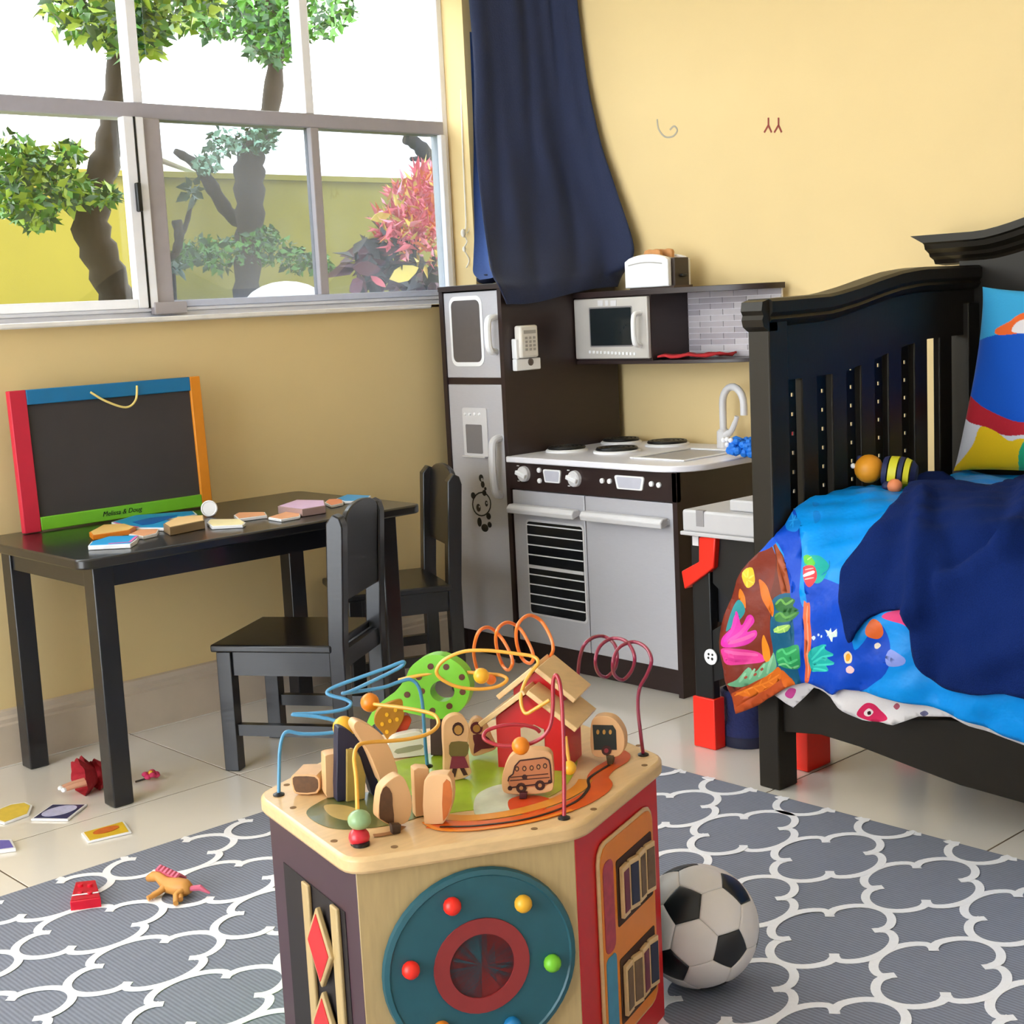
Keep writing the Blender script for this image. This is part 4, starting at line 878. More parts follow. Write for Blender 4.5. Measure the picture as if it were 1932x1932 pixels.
PRINT += [SK(q, w, h) for q, w, h in (
 ([(60, 1110), (95, 1040), (118, 945)], 22, '#e63cb0'), ([(80, 1110), (150, 1060), (215, 960)], 24, '#ee4aa8'), ([(90, 1120), (180, 1090), (238, 1060)], 22, '#f056a4'), ([(70, 1160), (160, 1180), (250, 1200)], 20, '#f060a8'), ([(70, 1200), (160, 1225), (240, 1240)], 18, '#d8348c'),
 ([(195, 715), (175, 690)], 8, '#f6d84a'), ([(200, 715), (205, 672)], 8, '#f6d84a'), ([(205, 720), (232, 700)], 8, '#f6d84a'), ([(200, 730), (225, 745)], 8, '#f6d84a'), ([(195, 735), (190, 770)], 8, '#f6d84a'),
 ([(120, 1440), (200, 1400), (300, 1370), (380, 1320)], 12, '#f0862a'), ([(190, 1405), (210, 1440)], 9, '#f0862a'), ([(230, 1395), (255, 1425)], 9, '#f0862a'), ([(270, 1380), (300, 1410)], 9, '#f0862a'), ([(310, 1365), (345, 1385)], 9, '#f0862a'), ([(260, 1380), (275, 1345)], 9, '#f0862a'), ([(310, 1355), (330, 1320)], 9, '#f0862a'),
 ([(160, 1350), (190, 1300)], 16, '#8cc49c'), ([(210, 1340), (240, 1280)], 16, '#8cc49c'), ([(260, 1330), (300, 1250)], 16, '#8cc49c'), ([(310, 1310), (345, 1200)], 16, '#8cc49c'), ([(185, 1330), (200, 1320)], 14, '#a04838'), ([(235, 1320), (250, 1305)], 14, '#a04838'), ([(275, 1290), (290, 1275)], 14, '#a04838'),
 ([(365, 880), (400, 850), (430, 880), (470, 850)], 14, '#6aa84a'), ([(365, 960), (400, 935), (440, 965), (490, 935)], 14, '#5c9c48'), ([(375, 1180), (410, 1160), (440, 1190), (500, 1160)], 14, '#52c07a'), ([(380, 1230), (420, 1215), (450, 1245), (505, 1220)], 14, '#52c07a'), ([(380, 1260), (430, 1250), (460, 1275), (505, 1260)], 12, '#7cd08a'),
 ([(370, 1050), (410, 1035), (455, 1010)], 6, '#c8e87a'), ([(400, 1040), (395, 1015)], 6, '#c8e87a'), ([(430, 1028), (435, 1050)], 6, '#c8e87a'),
 ([(550, 890), (556, 1100), (552, 1350)], 8, '#f4a27a'), ([(575, 1230), (640, 1170), (685, 1140)], 14, '#3fd0c0'), ([(580, 1250), (650, 1215), (730, 1195)], 14, '#3fd0c0'), ([(580, 1270), (650, 1265), (735, 1255)], 14, '#3fd0c0'), ([(585, 1290), (640, 1295), (690, 1300)], 12, '#3fd0c0'),
 ([(670, 1042), (720, 1065), (768, 1035)], 6, '#e8f4e8'), ([(720, 1065), (728, 1112)], 6, '#e8f4e8'), ([(700, 1058), (690, 1085)], 5, '#e8f4e8'), ([(745, 1050), (765, 1080)], 5, '#e8f4e8'), ([(715, 1060), (715, 1030)], 5, '#e8f4e8'),
 ([(690, 600), (690, 660), (650, 700)], 8, '#0f7fb8'), ([(560, 600), (590, 585)], 8, '#a8e070'), ([(540, 660), (600, 655)], 8, '#f8b0a8'), ([(545, 725), (605, 715)], 8, '#f8b0a8'),
 ([(440, 370), (500, 360)], 6, '#2aa0f0'), ([(450, 400), (490, 340)], 6, '#2aa0f0'), ([(470, 330), (470, 410)], 6, '#2aa0f0'))]
COMF = cloth('comforter', .004, hem, LT - .02, 'shiny blue comforter printed with corals and sea plants hanging over the crib front', 'comforter', mat_paint('comforter_print', .42, .0, 26, .35), .008, PRINT, '#0090ea')
# white fitted sheet peeping out below
sh_px = [(1440, 1310), (1470, 1310), (1496, 1337), (1540, 1296), (1580, 1325), (1640, 1358), (1690, 1366), (1740, 1350), (1800, 1352), (1932, 1400), (2300, 1510)]
shem = sorted((px(u, v, 2.345).y, px(u, v, 2.345).z) for u, v in sh_px)
SP = [(Zp([(865, 1580), (905, 1520), (960, 1525), (1000, 1570), (1050, 1620), (990, 1640), (920, 1620)], 4), '#d6255c'), (Zp([(905, 1570), (930, 1550), (955, 1575), (935, 1600), (910, 1592)], 4), '#f2e6e6'), (Zp([(922, 1572), (938, 1568), (942, 1588), (926, 1590)], 3), '#30141c'),
      (Zp([(395, 1455), (420, 1425), (450, 1440), (430, 1490), (405, 1480)], 3), '#d04c9a'), (Zp([(1085, 1540), (1110, 1515), (1130, 1535), (1110, 1560)], 3), '#b05a6a'), (Zp([(1250, 1585), (1280, 1570), (1305, 1590), (1275, 1605)], 3), '#6a6a90')]
cloth('bed_sheet', -.010, shem, s_of_z(.45), 'white sheet with pink fish print showing under the blue comforter hem', 'sheet', mat_paint('sheet_print', .8, .2, 200, .05), .003, SP, '#e2dee0', lf=[(.1, 1.77), (.6, 1.77)])
# navy fleece blanket thrown over the comforter
bl_px = [(1712, 938), (1735, 918), (1775, 914), (1830, 930), (1880, 938), (1932, 915), (2000, 905), (2100, 930), (2250, 960), (2330, 1180), (2250, 1420), (2050, 1345), (1932, 1306), (1850, 1303), (1790, 1292), (1755, 1270), (1737, 1235), (1728, 1160), (1690, 1152), (1652, 1163), (1632, 1190), (1618, 1207), (1606, 1150), (1600, 1095), (1612, 1068), (1650, 1015), (1690, 968)]
def blanket(outline, name, label, m):
    bp = [(p.x, p.y) for p in smooth([Vector((a, b, 0)) for a, b in outline], 5, True)]
    sy = []
    for u, v in bp:
        h_ = hit(u, v)
        if h_ is None:
            q_ = v
            while h_ is None and q_ < v + 200: q_ += 2; h_ = hit(u, q_)
        sy.append(h_)
    pts = [Vector((s_, y)) for s_, y in sy]; n0 = len(pts); ring_ = list(range(n0))
    sm_, sM = min(p.x for p in pts), max(p.x for p in pts); ym, yM = min(p.y for p in pts), max(p.y for p in pts); st = .012
    P2 = [(p.x, p.y) for p in pts]; i = sm_
    while i < sM:
        j = ym
        while j < yM:
            if inpoly(i, j, P2): pts.append(Vector((i + random.uniform(-.001, .001), j)))
            j += st
        i += st
    vc, ed, fc, *_ = delaunay_2d_cdt(pts, [], [ring_], 1, 1e-6)
    def lift(s_, y):
        o_ = bed(s_, y, .020); u, v = proj(o_)
        def ridge(x0, y0, x1, y1, w_):
            t_ = max(0, min(1, ((u - x0) * (x1 - x0) + (v - y0) * (y1 - y0)) / ((x1 - x0) ** 2 + (y1 - y0) ** 2))); d_ = math.hypot(u - x0 - t_ * (x1 - x0), v - y0 - t_ * (y1 - y0)); return math.exp(-(d_ / w_) ** 2)
        e_ = .016 * ridge(1742, 940, 1728, 1160, 16) + .020 * ridge(1790, 1105, 1932, 1012, 20) - .012 * ridge(1800, 1075, 1932, 975, 18) + .014 * ridge(1900, 1050, 1940, 930, 16) - .008 * ridge(1690, 1000, 1660, 1150, 22) + .008 * ridge(1790, 1105, 1760, 1020, 20) + .012 * ridge(1728, 1160, 1745, 1260, 18) + .010 * ridge(1850, 1250, 2000, 1180, 30)
        return bed(s_, y, .020 + e_ * 1.5)
    mb = MB().add([lift(p.x, p.y) for p in vc], [tuple(f) for f in fc])
    o = solo(name, mb, m, label, 'blanket', (2.45, 1.3, .3), sharp=180); sm = o.modifiers.new('thick', 'SOLIDIFY'); sm.thickness = .010; sm.offset = 0
    return o
blanket(bl_px, 'fleece_blanket', 'navy fleece blanket thrown over the blue comforter on the crib', M_fleece)
# pillow standing against the headboard
pa, pb = px(1852, 545, 3.13), px(1792, 912, 3.08)
Lw, Lh = .60, .435; P0 = Vector((3.07, 1.782, .606)); e_u = Vector((0, -1, -.03)); e_v = Vector((.09, -.13, 1)).normalized(); e_n = e_u.cross(e_v) * -1
if e_n.x > 0: e_n = -e_n
rows = {1: [], -1: []}
for sd_ in (1, -1):
    n = 300 if sd_ == 1 else 60
    for j in range(n + 1):
        r_ = []
        for i in range(n + 1):
            a_, b_ = i / n, j / n; ca, cb = 2 * a_ - 1, 2 * b_ - 1
            pin = .016 * (1 - abs(ca) ** 3) * abs(cb) ** 6 * (1 if b_ > .5 else -1); pil = .014 * (1 - abs(cb) ** 3) * abs(ca) ** 6 * (1 if a_ > .5 else -1)
            th = .052 * (max(0, (1 - abs(ca) ** 2.6)) * max(0, (1 - abs(cb) ** 2.6))) ** .55 + .004 * math.sin(a_ * 19 + b_ * 7)
            r_.append(P0 + e_u * (a_ * Lw - pil) + e_v * (b_ * Lh - pin) + e_n * sd_ * max(0.0008, th))
        rows[sd_].append(r_)
mb = MB().grid(rows[1], flip=True).grid(rows[-1])
PIL = solo('pillow', mb, mat_paint('pillow_print', .75, .2, 240, .06), 'upright pillow with blue, white, red and yellow print leaning on the headboard', 'pillow', (3.085, 1.475, .60), sharp=180)
QP = [(poly([(1780, 960), (1800, 830), (1840, 700), (1990, 760), (2100, 800), (2100, 1000)], 3), '#d9d6da'),
      (poly([(1813, 740), (1812, 690), (1835, 652), (1870, 634), (1932, 628), (2010, 640), (2060, 700), (2040, 790), (1932, 797), (1880, 785), (1840, 765)]), '#0c55c2'),
      (poly([(1816, 735), (1850, 765), (1900, 790), (1932, 797), (2000, 800), (1960, 815), (1900, 822), (1860, 806), (1822, 790)], 4), '#b8202e'),
      (poly([(1775, 912), (1812, 870), (1836, 838), (1850, 805), (1880, 815), (1905, 832), (1932, 828), (2020, 850), (2050, 960), (1780, 960)], 4), '#f0c414'),
      (poly([(1878, 622), (1905, 606), (1932, 590), (1990, 590), (2010, 620), (1932, 628), (1885, 632)], 4), '#f06a2c'),
      (poly([(1912, 615), (1932, 602), (1980, 600), (1980, 626), (1915, 628)], 4), '#e8e2e6'),
      (poly([(1922, 880), (1925, 845), (1950, 820), (2010, 830), (2010, 930), (1935, 925)], 4), '#20a878')]
def pil_col(p):
    u, v = proj(p); c = c3('#3aa6dc')
    if (p - PILC).dot(e_n) < -.002: return c3('#1c3f98')
    for P, h in QP:
        if inpoly(u, v, P): c = c3(h)
    return c
PILC = P0 + e_u * Lw / 2 + e_v * Lh / 2
setprint(PIL, pil_col)
# bee toy
c_ = py(1666, 910, 1.71); c_.z = .658; axd = Vector((.35, -.9, -.12)).normalized()
t = thing('bee_toy', 'striped yellow and navy bee toy with round orange head on the comforter', 'toy', (c_.x, c_.y, .612))
M_by = mat('bee_yellow', '#d8d22c', .5, .06); M_bn = mat('bee_navy', '#1a2350', .6, .1); M_bo = mat('bee_orange', '#e89a1e', .5, .06)
hd = part('head', MB().sphere(c_ - axd * .03, .031, 20), M_bo, t)
for q, (a_, r0, r1, mm) in enumerate(((.0, .030, .034, M_bn), (.014, .034, .035, M_by), (.034, .035, .034, M_bn), (.046, .034, .030, M_by), (.060, .030, .020, M_bn))):
    w_ = (.014, .020, .012, .014, .012)[q]; part('stripe', MB().lathe(c_ + axd * a_, [(r0 * .5, 0), (r0, .002), ((r0 + r1) / 2, w_ / 2), (r1, w_ - .001), (r1 * .5, w_)], 24, axd), mm, t)
s_ = axd.cross(Vector((0, 0, 1))).normalized()
part('foot', MB().sphere(c_ + axd * .04 - s_ * -.034 + Vector((-.015, 0, -.022)), .016, 12), mat('bee_pink', '#e88a5a', .6), t)
part('foot', MB().sphere(c_ + axd * .02 + s_ * .03 + Vector((-.01, 0, -.026)), .011, 12), M_bn, t)
part('ear', MB().sphere(c_ - axd * .05 + Vector((0, 0, .02)), .007, 10), M_bn, hd); part('ear', MB().sphere(c_ - axd * .058 + Vector((-.01, 0, .004)), .006, 10), M_white2, hd)
# ================================================================== curtain over the fridge corner
ctl = [[Vector((2.945, 3.330, 2.598)), Vector((3.04, 3.29, 2.598)), Vector((3.14, 3.27, 2.598)), Vector((3.22, 3.24, 2.598)), Vector((3.27, 3.20, 2.598))],
       [py(890, 60, 3.325), py(945, 60, 3.29), py(1005, 60, 3.26), py(1050, 60, 3.22), px(1095, 60, 3.275)],
       [py(895, 245, 3.31), py(955, 245, 3.275), py(1015, 245, 3.23), py(1075, 245, 3.18), px(1126, 245, 3.275)],
       [py(903, 350, 3.27), py(965, 350, 3.23), py(1035, 350, 3.19), py(1100, 350, 3.14), px(1157, 350, 3.27)],
       [py(913, 440, 3.19), py(975, 445, 3.16), py(1050, 445, 3.12), py(1120, 445, 3.07), px(1192, 462, 3.262)],
       [py(926, 515, 3.085), py(985, 515, 3.07), py(1058, 510, 3.05), py(1125, 505, 3.03), px(1183, 500, 3.255)],
       [py(940, 540, 3.030), py(995, 545, 3.026), py(1065, 530, 3.022), py(1125, 525, 3.018), py(1172, 520, 3.018)],
       [py(956, 574, 3.024), py(1005, 572, 3.02), py(1070, 556, 3.016), py(1120, 545, 3.014), py(1165, 541, 3.014)]]
rowsA = [smooth(r, 8) for r in ctl]; colsN = len(rowsA[0]); rows = [smooth([r[j] for r in rowsA], 8) for j in range(colsN)]
out = []
for j, cl in enumerate(rows):
    a_ = j / (colsN - 1); rr = []
    for i, p in enumerate(cl):
        b_ = i / (len(cl) - 1); f_ = max(0, 1 - abs(b_ - .55) * .8)
        w_ = math.sin(a_ * 13 + b_ * 2.5) * .016 * f_ * (1 - .75 * max(0, b_ - .75) * 4 if b_ > .75 else 1) + .006 * math.sin(a_ * 31 - b_ * 6) * (1 - b_)
        d_ = Vector((-.45, -.85, 0)); rr.append(p + d_ * abs(w_) * (1 if b_ > .7 else 1))
    out.append(rr)
CU = thing('curtain', 'navy curtain hanging in the corner and draped over the toy fridge', 'curtain', (3.1, 3.2, 1.05))
o = part('panel', MB().grid(out), M_navy, CU, sharp=180); sm = o.modifiers.new('thick', 'SOLIDIFY'); sm.thickness = .003; sm.offset = 0
ln = [[py(886, 60, 3.345), py(900, 60, 3.34)], [py(893, 245, 3.335), py(908, 245, 3.33)], [py(893, 350, 3.325), py(912, 350, 3.31)], [py(895, 430, 3.30), py(918, 430, 3.27)], [py(893, 490, 3.25), py(922, 490, 3.20)], [py(893, 515, 3.20), py(928, 515, 3.14)], [py(905, 528, 3.13), py(936, 522, 3.07)]]
lr = [smooth([r[k_] for r in ln], 6) for k_ in (0, 1)]; mid = [a.lerp(c, .5) + Vector((.02, .01, 0)) for a, c in zip(*lr)]
o = part('lining', MB().grid([lr[0], mid, lr[1]]), mat('lining_backlit', '#3a5592', .8, .12, 150, .1), CU, sharp=180)  # curtain's back layer; its lighter blue paints in light shining through
m_ = MB().sphere((2.862, 3.17, 1.127), .03, 14, (1.0, 1.2, .5)).sphere((2.93, 3.09, 1.127), .026, 14, (1.3, .9, .55)).sphere((2.99, 3.15, 1.13), .04, 14, (1.2, 1.2, .45))
part('gathered_hem', m_, mat('navy_dark', '#0e1430', .9, .2), CU)
# ================================================================== rug
RX0, RX1, RY0, RY1, RZ = .30, 2.342, .35, 2.553, .006
m = mat('rug_grey', '#868b9c', .9, .08, 90, .1); N = m.node_tree.nodes; L = m.node_tree.links
tc = next(n for n in N if n.type == 'TEX_COORD'); wv = N.new('ShaderNodeTexWave'); wv.inputs['Scale'].default_value = 42; wv.inputs['Distortion'].default_value = .4; wv.bands_direction = 'X'
mp = N.new('ShaderNodeMapping'); mp.inputs['Rotation'].default_value = (0, 0, .0); L.new(tc.outputs['Object'], mp.inputs[0]); L.new(mp.outputs[0], wv.inputs[0])
mxn = next(n for n in N if n.type == 'MIX'); mr = N.new('ShaderNodeMix'); mr.data_type = 'RGBA'; mr.blend_type = 'MULTIPLY'; mr.inputs[0].default_value = .3
L.new(mxn.outputs[2], mr.inputs[6]); L.new(wv.outputs['Color'], mr.inputs[7]); L.new(mr.outputs[2], N['Principled BSDF'].inputs['Base Color'])
R_ = thing('rug', 'grey ribbed rug with white quatrefoil lattice on the tiled floor', 'rug', (1.32, 1.45, 0))
part('mat', MB().box(RX0, RX1, RY0, RY1, .0005, RZ), m, R_, bevel=.002)
cx, cy, qx, qy = 2.13, 1.695, .2705, .1955; hx, hy, tx, ty = .062, .047, .1352, .0978
m_ = MB(); wd = .015
NK = [0]
def clipadd(path, wd=.015):
    seg = []
    for p in path + [None]:
        if p is not None and RX0 + .004 < p[0] < RX1 - .004 and RY0 + .004 < p[1] < RY1 - .004: seg.append(Vector((p[0], p[1], RZ)))
        else:
            if len(seg) > 1: NK[0] += 1; vs, fs = stroke(seg, (0, 0, 1), wd, .0006, .0003 + .00003 * ((NK[0] * 7) % 31)); m_.add(vs, fs)
            seg = []
for i in range(-8, 3):
    for j in range(-8, 6):
        ox, oy = cx + qx * i, cy + qy * j
        if not (RX0 - .2 < ox < RX1 + .2 and RY0 - .2 < oy < RY1 + .2): continue
        for k_ in range(4):
            pa = []
            for q in range(25):
                th = -1.72 + 3.44 * q / 24
                if k_ % 2 == 0: s_ = 1 if k_ == 0 else -1; pa.append((ox + s_ * (hx + (tx - hx) * math.cos(th) + .006 * (1 - math.cos(th))), oy + 1.02 * hy * math.sin(th) / math.sin(1.72) * (1.12 if abs(th) < 1.45 else 1.0)))
                else: s_ = 1 if k_ == 1 else -1; pa.append((ox + 1.02 * hx * math.sin(th) / math.sin(1.72) * (1.12 if abs(th) < 1.45 else 1.0), oy + s_ * (hy + (ty - hy) * math.cos(th) + .005 * (1 - math.cos(th)))))
            pa = [pa[0]] + [((a[0] + 2 * b[0] + c[0]) / 4, (a[1] + 2 * b[1] + c[1]) / 4) for a, b, c in zip(pa, pa[1:], pa[2:])] + [pa[-1]]
            clipadd(pa)
        for sx_ in (-1, 1):
            for sy_ in (-1, 1):
                for dx_, dy_ in ((.003, .002), ):
                    a_ = (ox + sx_ * (hx - .004) - sx_ * dx_, oy + sy_ * (hy - .003) - sy_ * dy_); b_ = (ox + sx_ * (hx + .004) + sx_ * dx_, oy + sy_ * (hy + .004) + sy_ * dy_)
                    clipadd([a_, b_], .016)
part('lattice', m_, mat('rug_white', '#f0f0f6', .9, .05, 200), R_)
# ================================================================== activity cube
ZC = .40; zr = .39
Q = [pz(u, v, zr) for u, v in ((483, 1512), (657, 1640), (1098, 1570), (1258, 1440))]
cc = (Q[0] + Q[3]) / 2; Q += [2 * cc - Q[1], 2 * cc - Q[2]]; Q = [Vector((q.x, q.y, 0)) for q in Q]; cc.z = 0
def ngon(inset, rad, z):
    out = []; n = len(Q); P = [cc + (q - cc) * (1 - inset / (q - cc).length) for q in Q]
    for i in range(n):
        p, a, b = P[i], P[i - 1], P[(i + 1) % n]; u_ = (a - p).normalized(); v_ = (b - p).normalized()
        for k_ in range(5):
            t_ = k_ / 4; s0, s1 = p + u_ * rad, p + v_ * rad; out.append((s0 * (1 - t_) ** 2 + p * 2 * t_ * (1 - t_) + s1 * t_ * t_) + Vector((0, 0, z)))
    return out
AC = thing('activity_cube', 'hexagonal wooden activity cube with bead wires and farm blocks', 'activity cube', (cc.x, cc.y, RZ))
part('top_board', MB().prism(ngon(0, .03, ZC - .022), (0, 0, .022)), M_wood, AC, bevel=.005)
Pb = [cc + (q - cc) * (1 - .016 / (q - cc).length) for q in Q]
smats = [M_purple, M_wood2, M_red, M_teal, M_orange, M_green]; panels = []
for i in range(6):
    a, b = Pb[i], Pb[(i + 1) % 6]; n_ = (b - a).cross(Vector((0, 0, 1))).normalized(); n_ = -n_ if n_.dot(cc - a) > 0 else n_
    mb = MB().prism([a + Vector((0, 0, RZ + .002)), b + Vector((0, 0, RZ + .002)), b + Vector((0, 0, ZC - .022)), a + Vector((0, 0, ZC - .022))], -n_ * .012)
    panels.append((part('side_panel', mb, smats[i], AC, bevel=.0015), a, b, n_))
# plum side: dark opening, posts and red diamonds
pn, a, b, n_ = panels[0]; e_ = (b - a); Ln = e_.length; e_ = e_.normalized()
sp = lambda u, z, o=0.: a + e_ * u + n_ * o + Vector((0, 0, z))
part('opening', MB().prism([sp(.045, .05), sp(Ln - .04, .05), sp(Ln - .04, .315), sp(.045, .315)], n_ * .001), mat('plum_dark', '#160e12', .6), pn)
for u in (.12, Ln - .075): part('post', MB().prism([sp(u, .05, .001), sp(u + .022, .05, .001), sp(u + .022, .315, .001), sp(u, .315, .001)], n_ * .006), M_wood2, pn, bevel=.002)
for z in (.245, .13):
    um = Ln * .62; part('diamond_tile', MB().prism([sp(um - .04, z, .004), sp(um, z - .055, .004), sp(um + .04, z, .004), sp(um, z + .055, .004)], n_ * .008), M_wood2, pn, bevel=.002)
    part('diamond_print', MB().prism([sp(um - .033, z, .012), sp(um, z - .046, .012), sp(um + .033, z, .012), sp(um, z + .046, .012)], n_ * .0008), M_red, pn)
# wooden side: teal spinning wheel
pn, a, b, n_ = panels[1]; mid = pp(905, 1815, a, n_); mid.z = max(mid.z, .145)
wh = part('wheel', MB().lathe(mid, [(.124, 0), (.126, .004), (.124, .010), (.118, .012), (.116, .010), (.001, .010)], 48, n_), M_teal, pn, label='teal spinning wheel')
part('wheel_ring', MB().lathe(mid, [(.062, .010), (.062, .0125), (.042, .0125), (.042, .010)], 36, n_), mat('ring_red', '#8c2a2a', .5, .15), wh)
ed = (b - a).normalized(); colr = [M_redp, M_yellow, M_green, M_blue, M_orange, M_redp]
for q in range(6):
    an = math.radians(112 - q * 60); part('wheel_knob', MB().sphere(mid + n_ * .014 + (ed * math.cos(an) + Vector((0, 0, 1)) * math.sin(an)) * .092, .0115, 14), colr[q], wh)
# red side: orange frame with two rows of turning tiles
pn, a, b, n_ = panels[2]; e_ = (b - a); Ln = e_.length; e_ = e_.normalized()
sp = lambda u, z, o=0.: a + e_ * u + n_ * o + Vector((0, 0, z))
def srect(u0, u1, z0, z1, r, o):
    out = []
    for cu, cz, a0 in ((u1 - r, z1 - r, 0), (u0 + r, z1 - r, 90), (u0 + r, z0 + r, 180), (u1 - r, z0 + r, 270)):
        out += [sp(cu + r * math.cos(math.radians(a0 + q * 30)), cz + r * math.sin(math.radians(a0 + q * 30)), o) for q in range(4)]
    return out
U0, U1 = .055, Ln - .03
fr = part('tile_frame', MB().prism(srect(U0, U1, .05, .345, .025, 0), n_ * .005), M_wood, pn, bevel=.002)
part('frame_face', MB().prism(srect(U0 + .005, U1 - .005, .055, .340, .022, .005), n_ * .001), M_orange, fr)
part('picture_strip', MB().prism(srect(U0 + .010, U0 + .042, .19, .318, .012, .006), n_ * .001), mat('strip_red', '#a8384a', .5, .5, 70), fr)
part('picture_strip', MB().prism(srect(U0 + .010, U0 + .042, .06, .185, .008, .006), n_ * .001), mat('strip_blue', '#3f87a8', .5, .2, 50), fr)
M_tb = mat('tile_brown', '#6b5138', .5, .4, 90)
for z0 in (.225, .085):
    part('recess', MB().prism(srect(U0 + .052, U1 - .012, z0 - .012, z0 + .082, .004, .006), n_ * .0008), mat('recess_brown', '#3a1d10', .7), fr)
    w_ = (U1 - .016 - U0 - .056) / 4
    for q in range(4):
        c_ = sp(U0 + .056 + w_ * (q + .5), z0 + .035, .010); rot = e_ * .97 + n_ * (.2 if q % 2 else -.05); rot.normalize(); up_ = Vector((0, 0, 1))
        tl = part('turning_tile', MB().obox(c_, rot * w_ * .42, up_ * .036, rot.cross(up_) * .003), M_wood, fr, bevel=.001)
        nn = rot.cross(up_); nn = nn if nn.dot(n_) > 0 else -nn
        part('tile_print', MB().obox(c_ + nn * .0036, rot * w_ * .32, up_ * .029, nn * .0004), [M_tb, mat('tile_wine', '#6a1f3a', .5, .2), mat('tile_navy', '#23263e', .5, .3), M_tb][(q + int(z0 * 40)) % 4], tl)
# painted farm scene on the top
zt = ZC + .0003
def paint(name, pts, m, k=5, dz=0.): return part(name, MB().prism([pz(p.x, p.y, zt + dz) for p in smooth([Vector((u, v, 0)) for u, v in pts], k, True)], (0, 0, .0005)), m, AC)
paint('meadow_print', [(700, 1470), (740, 1440), (800, 1425), (870, 1408), (960, 1400), (1050, 1405), (1090, 1430), (1060, 1490), (980, 1520), (880, 1530), (800, 1540), (740, 1530)], mat('meadow_green', '#9dbb2a', .35, .25, 30, coat=.4))
paint('pond_print', [(578, 1535), (600, 1515), (640, 1500), (720, 1495), (790, 1505), (800, 1535), (740, 1556), (660, 1565), (610, 1558)], mat('pond_olive', '#5d6132', .3, .5, 45, coat=.4), dz=.0001)
paint('sand_print', [(612, 1520), (650, 1520), (680, 1532), (660, 1548), (625, 1540)], mat('sand_tan', '#b59a5c', .35, .2), dz=.0003)
paint('path_print', [(900, 1500), (950, 1480), (980, 1500), (960, 1530), (900, 1540)], mat('path_pale', '#c9d0b8', .35, .25), dz=.0002)
paint('yard_print', [(960, 1510), (1000, 1500), (1040, 1510), (1020, 1530), (970, 1535)], mat('yard_red', '#d6471c', .35, .1), dz=.0004)
def road(name, pts, wd_, m, dz): vs, fs = stroke([pz(p.x, p.y, zt) for p in smooth([Vector((u, v, 0)) for u, v in pts], 6)], (0, 0, 1), wd_, .0006, dz); part(name, MB().add(vs, fs), m, AC)
M_road = mat('road_orange', '#d8560f', .32, .12, 40, coat=.4); M_roadl = mat('road_yellow', '#e2912c', .32, .1, coat=.4)
road('road_print', [(812, 1555), (860, 1558), (930, 1556), (1010, 1542), (1075, 1522), (1118, 1500), (1135, 1482), (1128, 1468), (1140, 1452), (1165, 1436), (1168, 1424), (1140, 1412)], .030, M_road, .0004)
road('road_print', [(820, 1540), (880, 1545), (960, 1536), (1040, 1515), (1090, 1490), (1105, 1472)], .020, M_roadl, .0008)
road('road_line', [(800, 1553), (830, 1567), (900, 1567), (1000, 1552), (1080, 1530)], .006, M_orange, .0012)
road('slot', [(830, 1562), (900, 1560), (1000, 1546), (1080, 1518), (1110, 1490), (1112, 1470), (1150, 1445)], .004, M_black, .0014)
road('slot', [(705, 1578), (740, 1572), (760, 1560)], .010, mat('slot_wood', '#a06a3a', .6), .0006)
for u, v in ((553, 1524), (541, 1481), (630, 1587), (744, 1598), (1008, 1564), (1120, 1527), (1216, 1444), (1205, 1407)):
    c_ = pz(u, v, ZC); part('screw_hole', MB().disc(c_, .0045, (0, 0, 1), .0002, 10, th=.0004), mat('hole_brown', '#7a5a34', .8), AC)
# wire tracks and beads
Z7 = lambda x_, y_: (470 + x_ / 3.388, 1130 + y_ / 3.388); Z8 = lambda x_, y_: (820 + x_ / 3.39, 1130 + y_ / 3.39)
def wire(zz, pts, foot0, foot1, m, wob=0., feet=(1, 1), r=.0027, d0=None, d1=None):
    P = [zz(*p) for p in pts]; D0 = d0 or depth(pz(*zz(*foot0), ZC)); D1 = d1 or depth(pz(*zz(*foot1), ZC)); n = len(P)
    V = [pd(u, v, D0 + (D1 - D0) * i / (n - 1) + wob * math.sin(i * 1.57)) for i, (u, v) in enumerate(P)]
    if feet[0]: V[0] = pz(*zz(*foot0), ZC)
    if feet[1]: V[-1] = pz(*zz(*foot1), ZC)
    o = part('bead_wire', MB().tube(smooth(V, 7), r, 8), m, AC, sharp=80)
    for k_, p in ((0, V[0]), (1, V[-1])):
        if feet[k_]: part('wire_foot', MB().lathe(p, [(.008, 0), (.008, .002), (.004, .004)], 14), M_black, o)
    return V
def bead(u, v, d_, r, m, sc=(1, 1, 1)): part('bead', MB().sphere(pd(u, v, d_), r, 16, sc), m, AC)
M_wb = mat('wire_blue', '#3f88b4', .35, .06, coat=.5); M_wy = mat('wire_yellow', '#e8a83c', .35, .06, coat=.5); M_wo = mat('wire_orange', '#ee7a2c', .35, .06, coat=.5); M_wm = mat('wire_magenta', '#8c1f40', .35, .06, coat=.5); M_wr = mat('wire_red', '#a5152c', .35, .06, coat=.5); M_wt = mat('wire_teal', '#27686c', .35)
wire(Z7, [(190, 1255), (192, 1100), (196, 970), (215, 880), (250, 848), (330, 862), (450, 862), (560, 850), (640, 830), (600, 800), (540, 775), (430, 752), (275, 738), (400, 732), (520, 722), (620, 700), (652, 668), (610, 640), (540, 622), (498, 600), (540, 565), (700, 505), (870, 445), (985, 402), (960, 440), (800, 520), (650, 590), (600, 604), (720, 588), (860, 565), (960, 530), (1030, 515), (1080, 555), (1105, 650), (1118, 800), (1128, 950), (1140, 1075)], (190, 1255), (1140, 1075), M_wb)
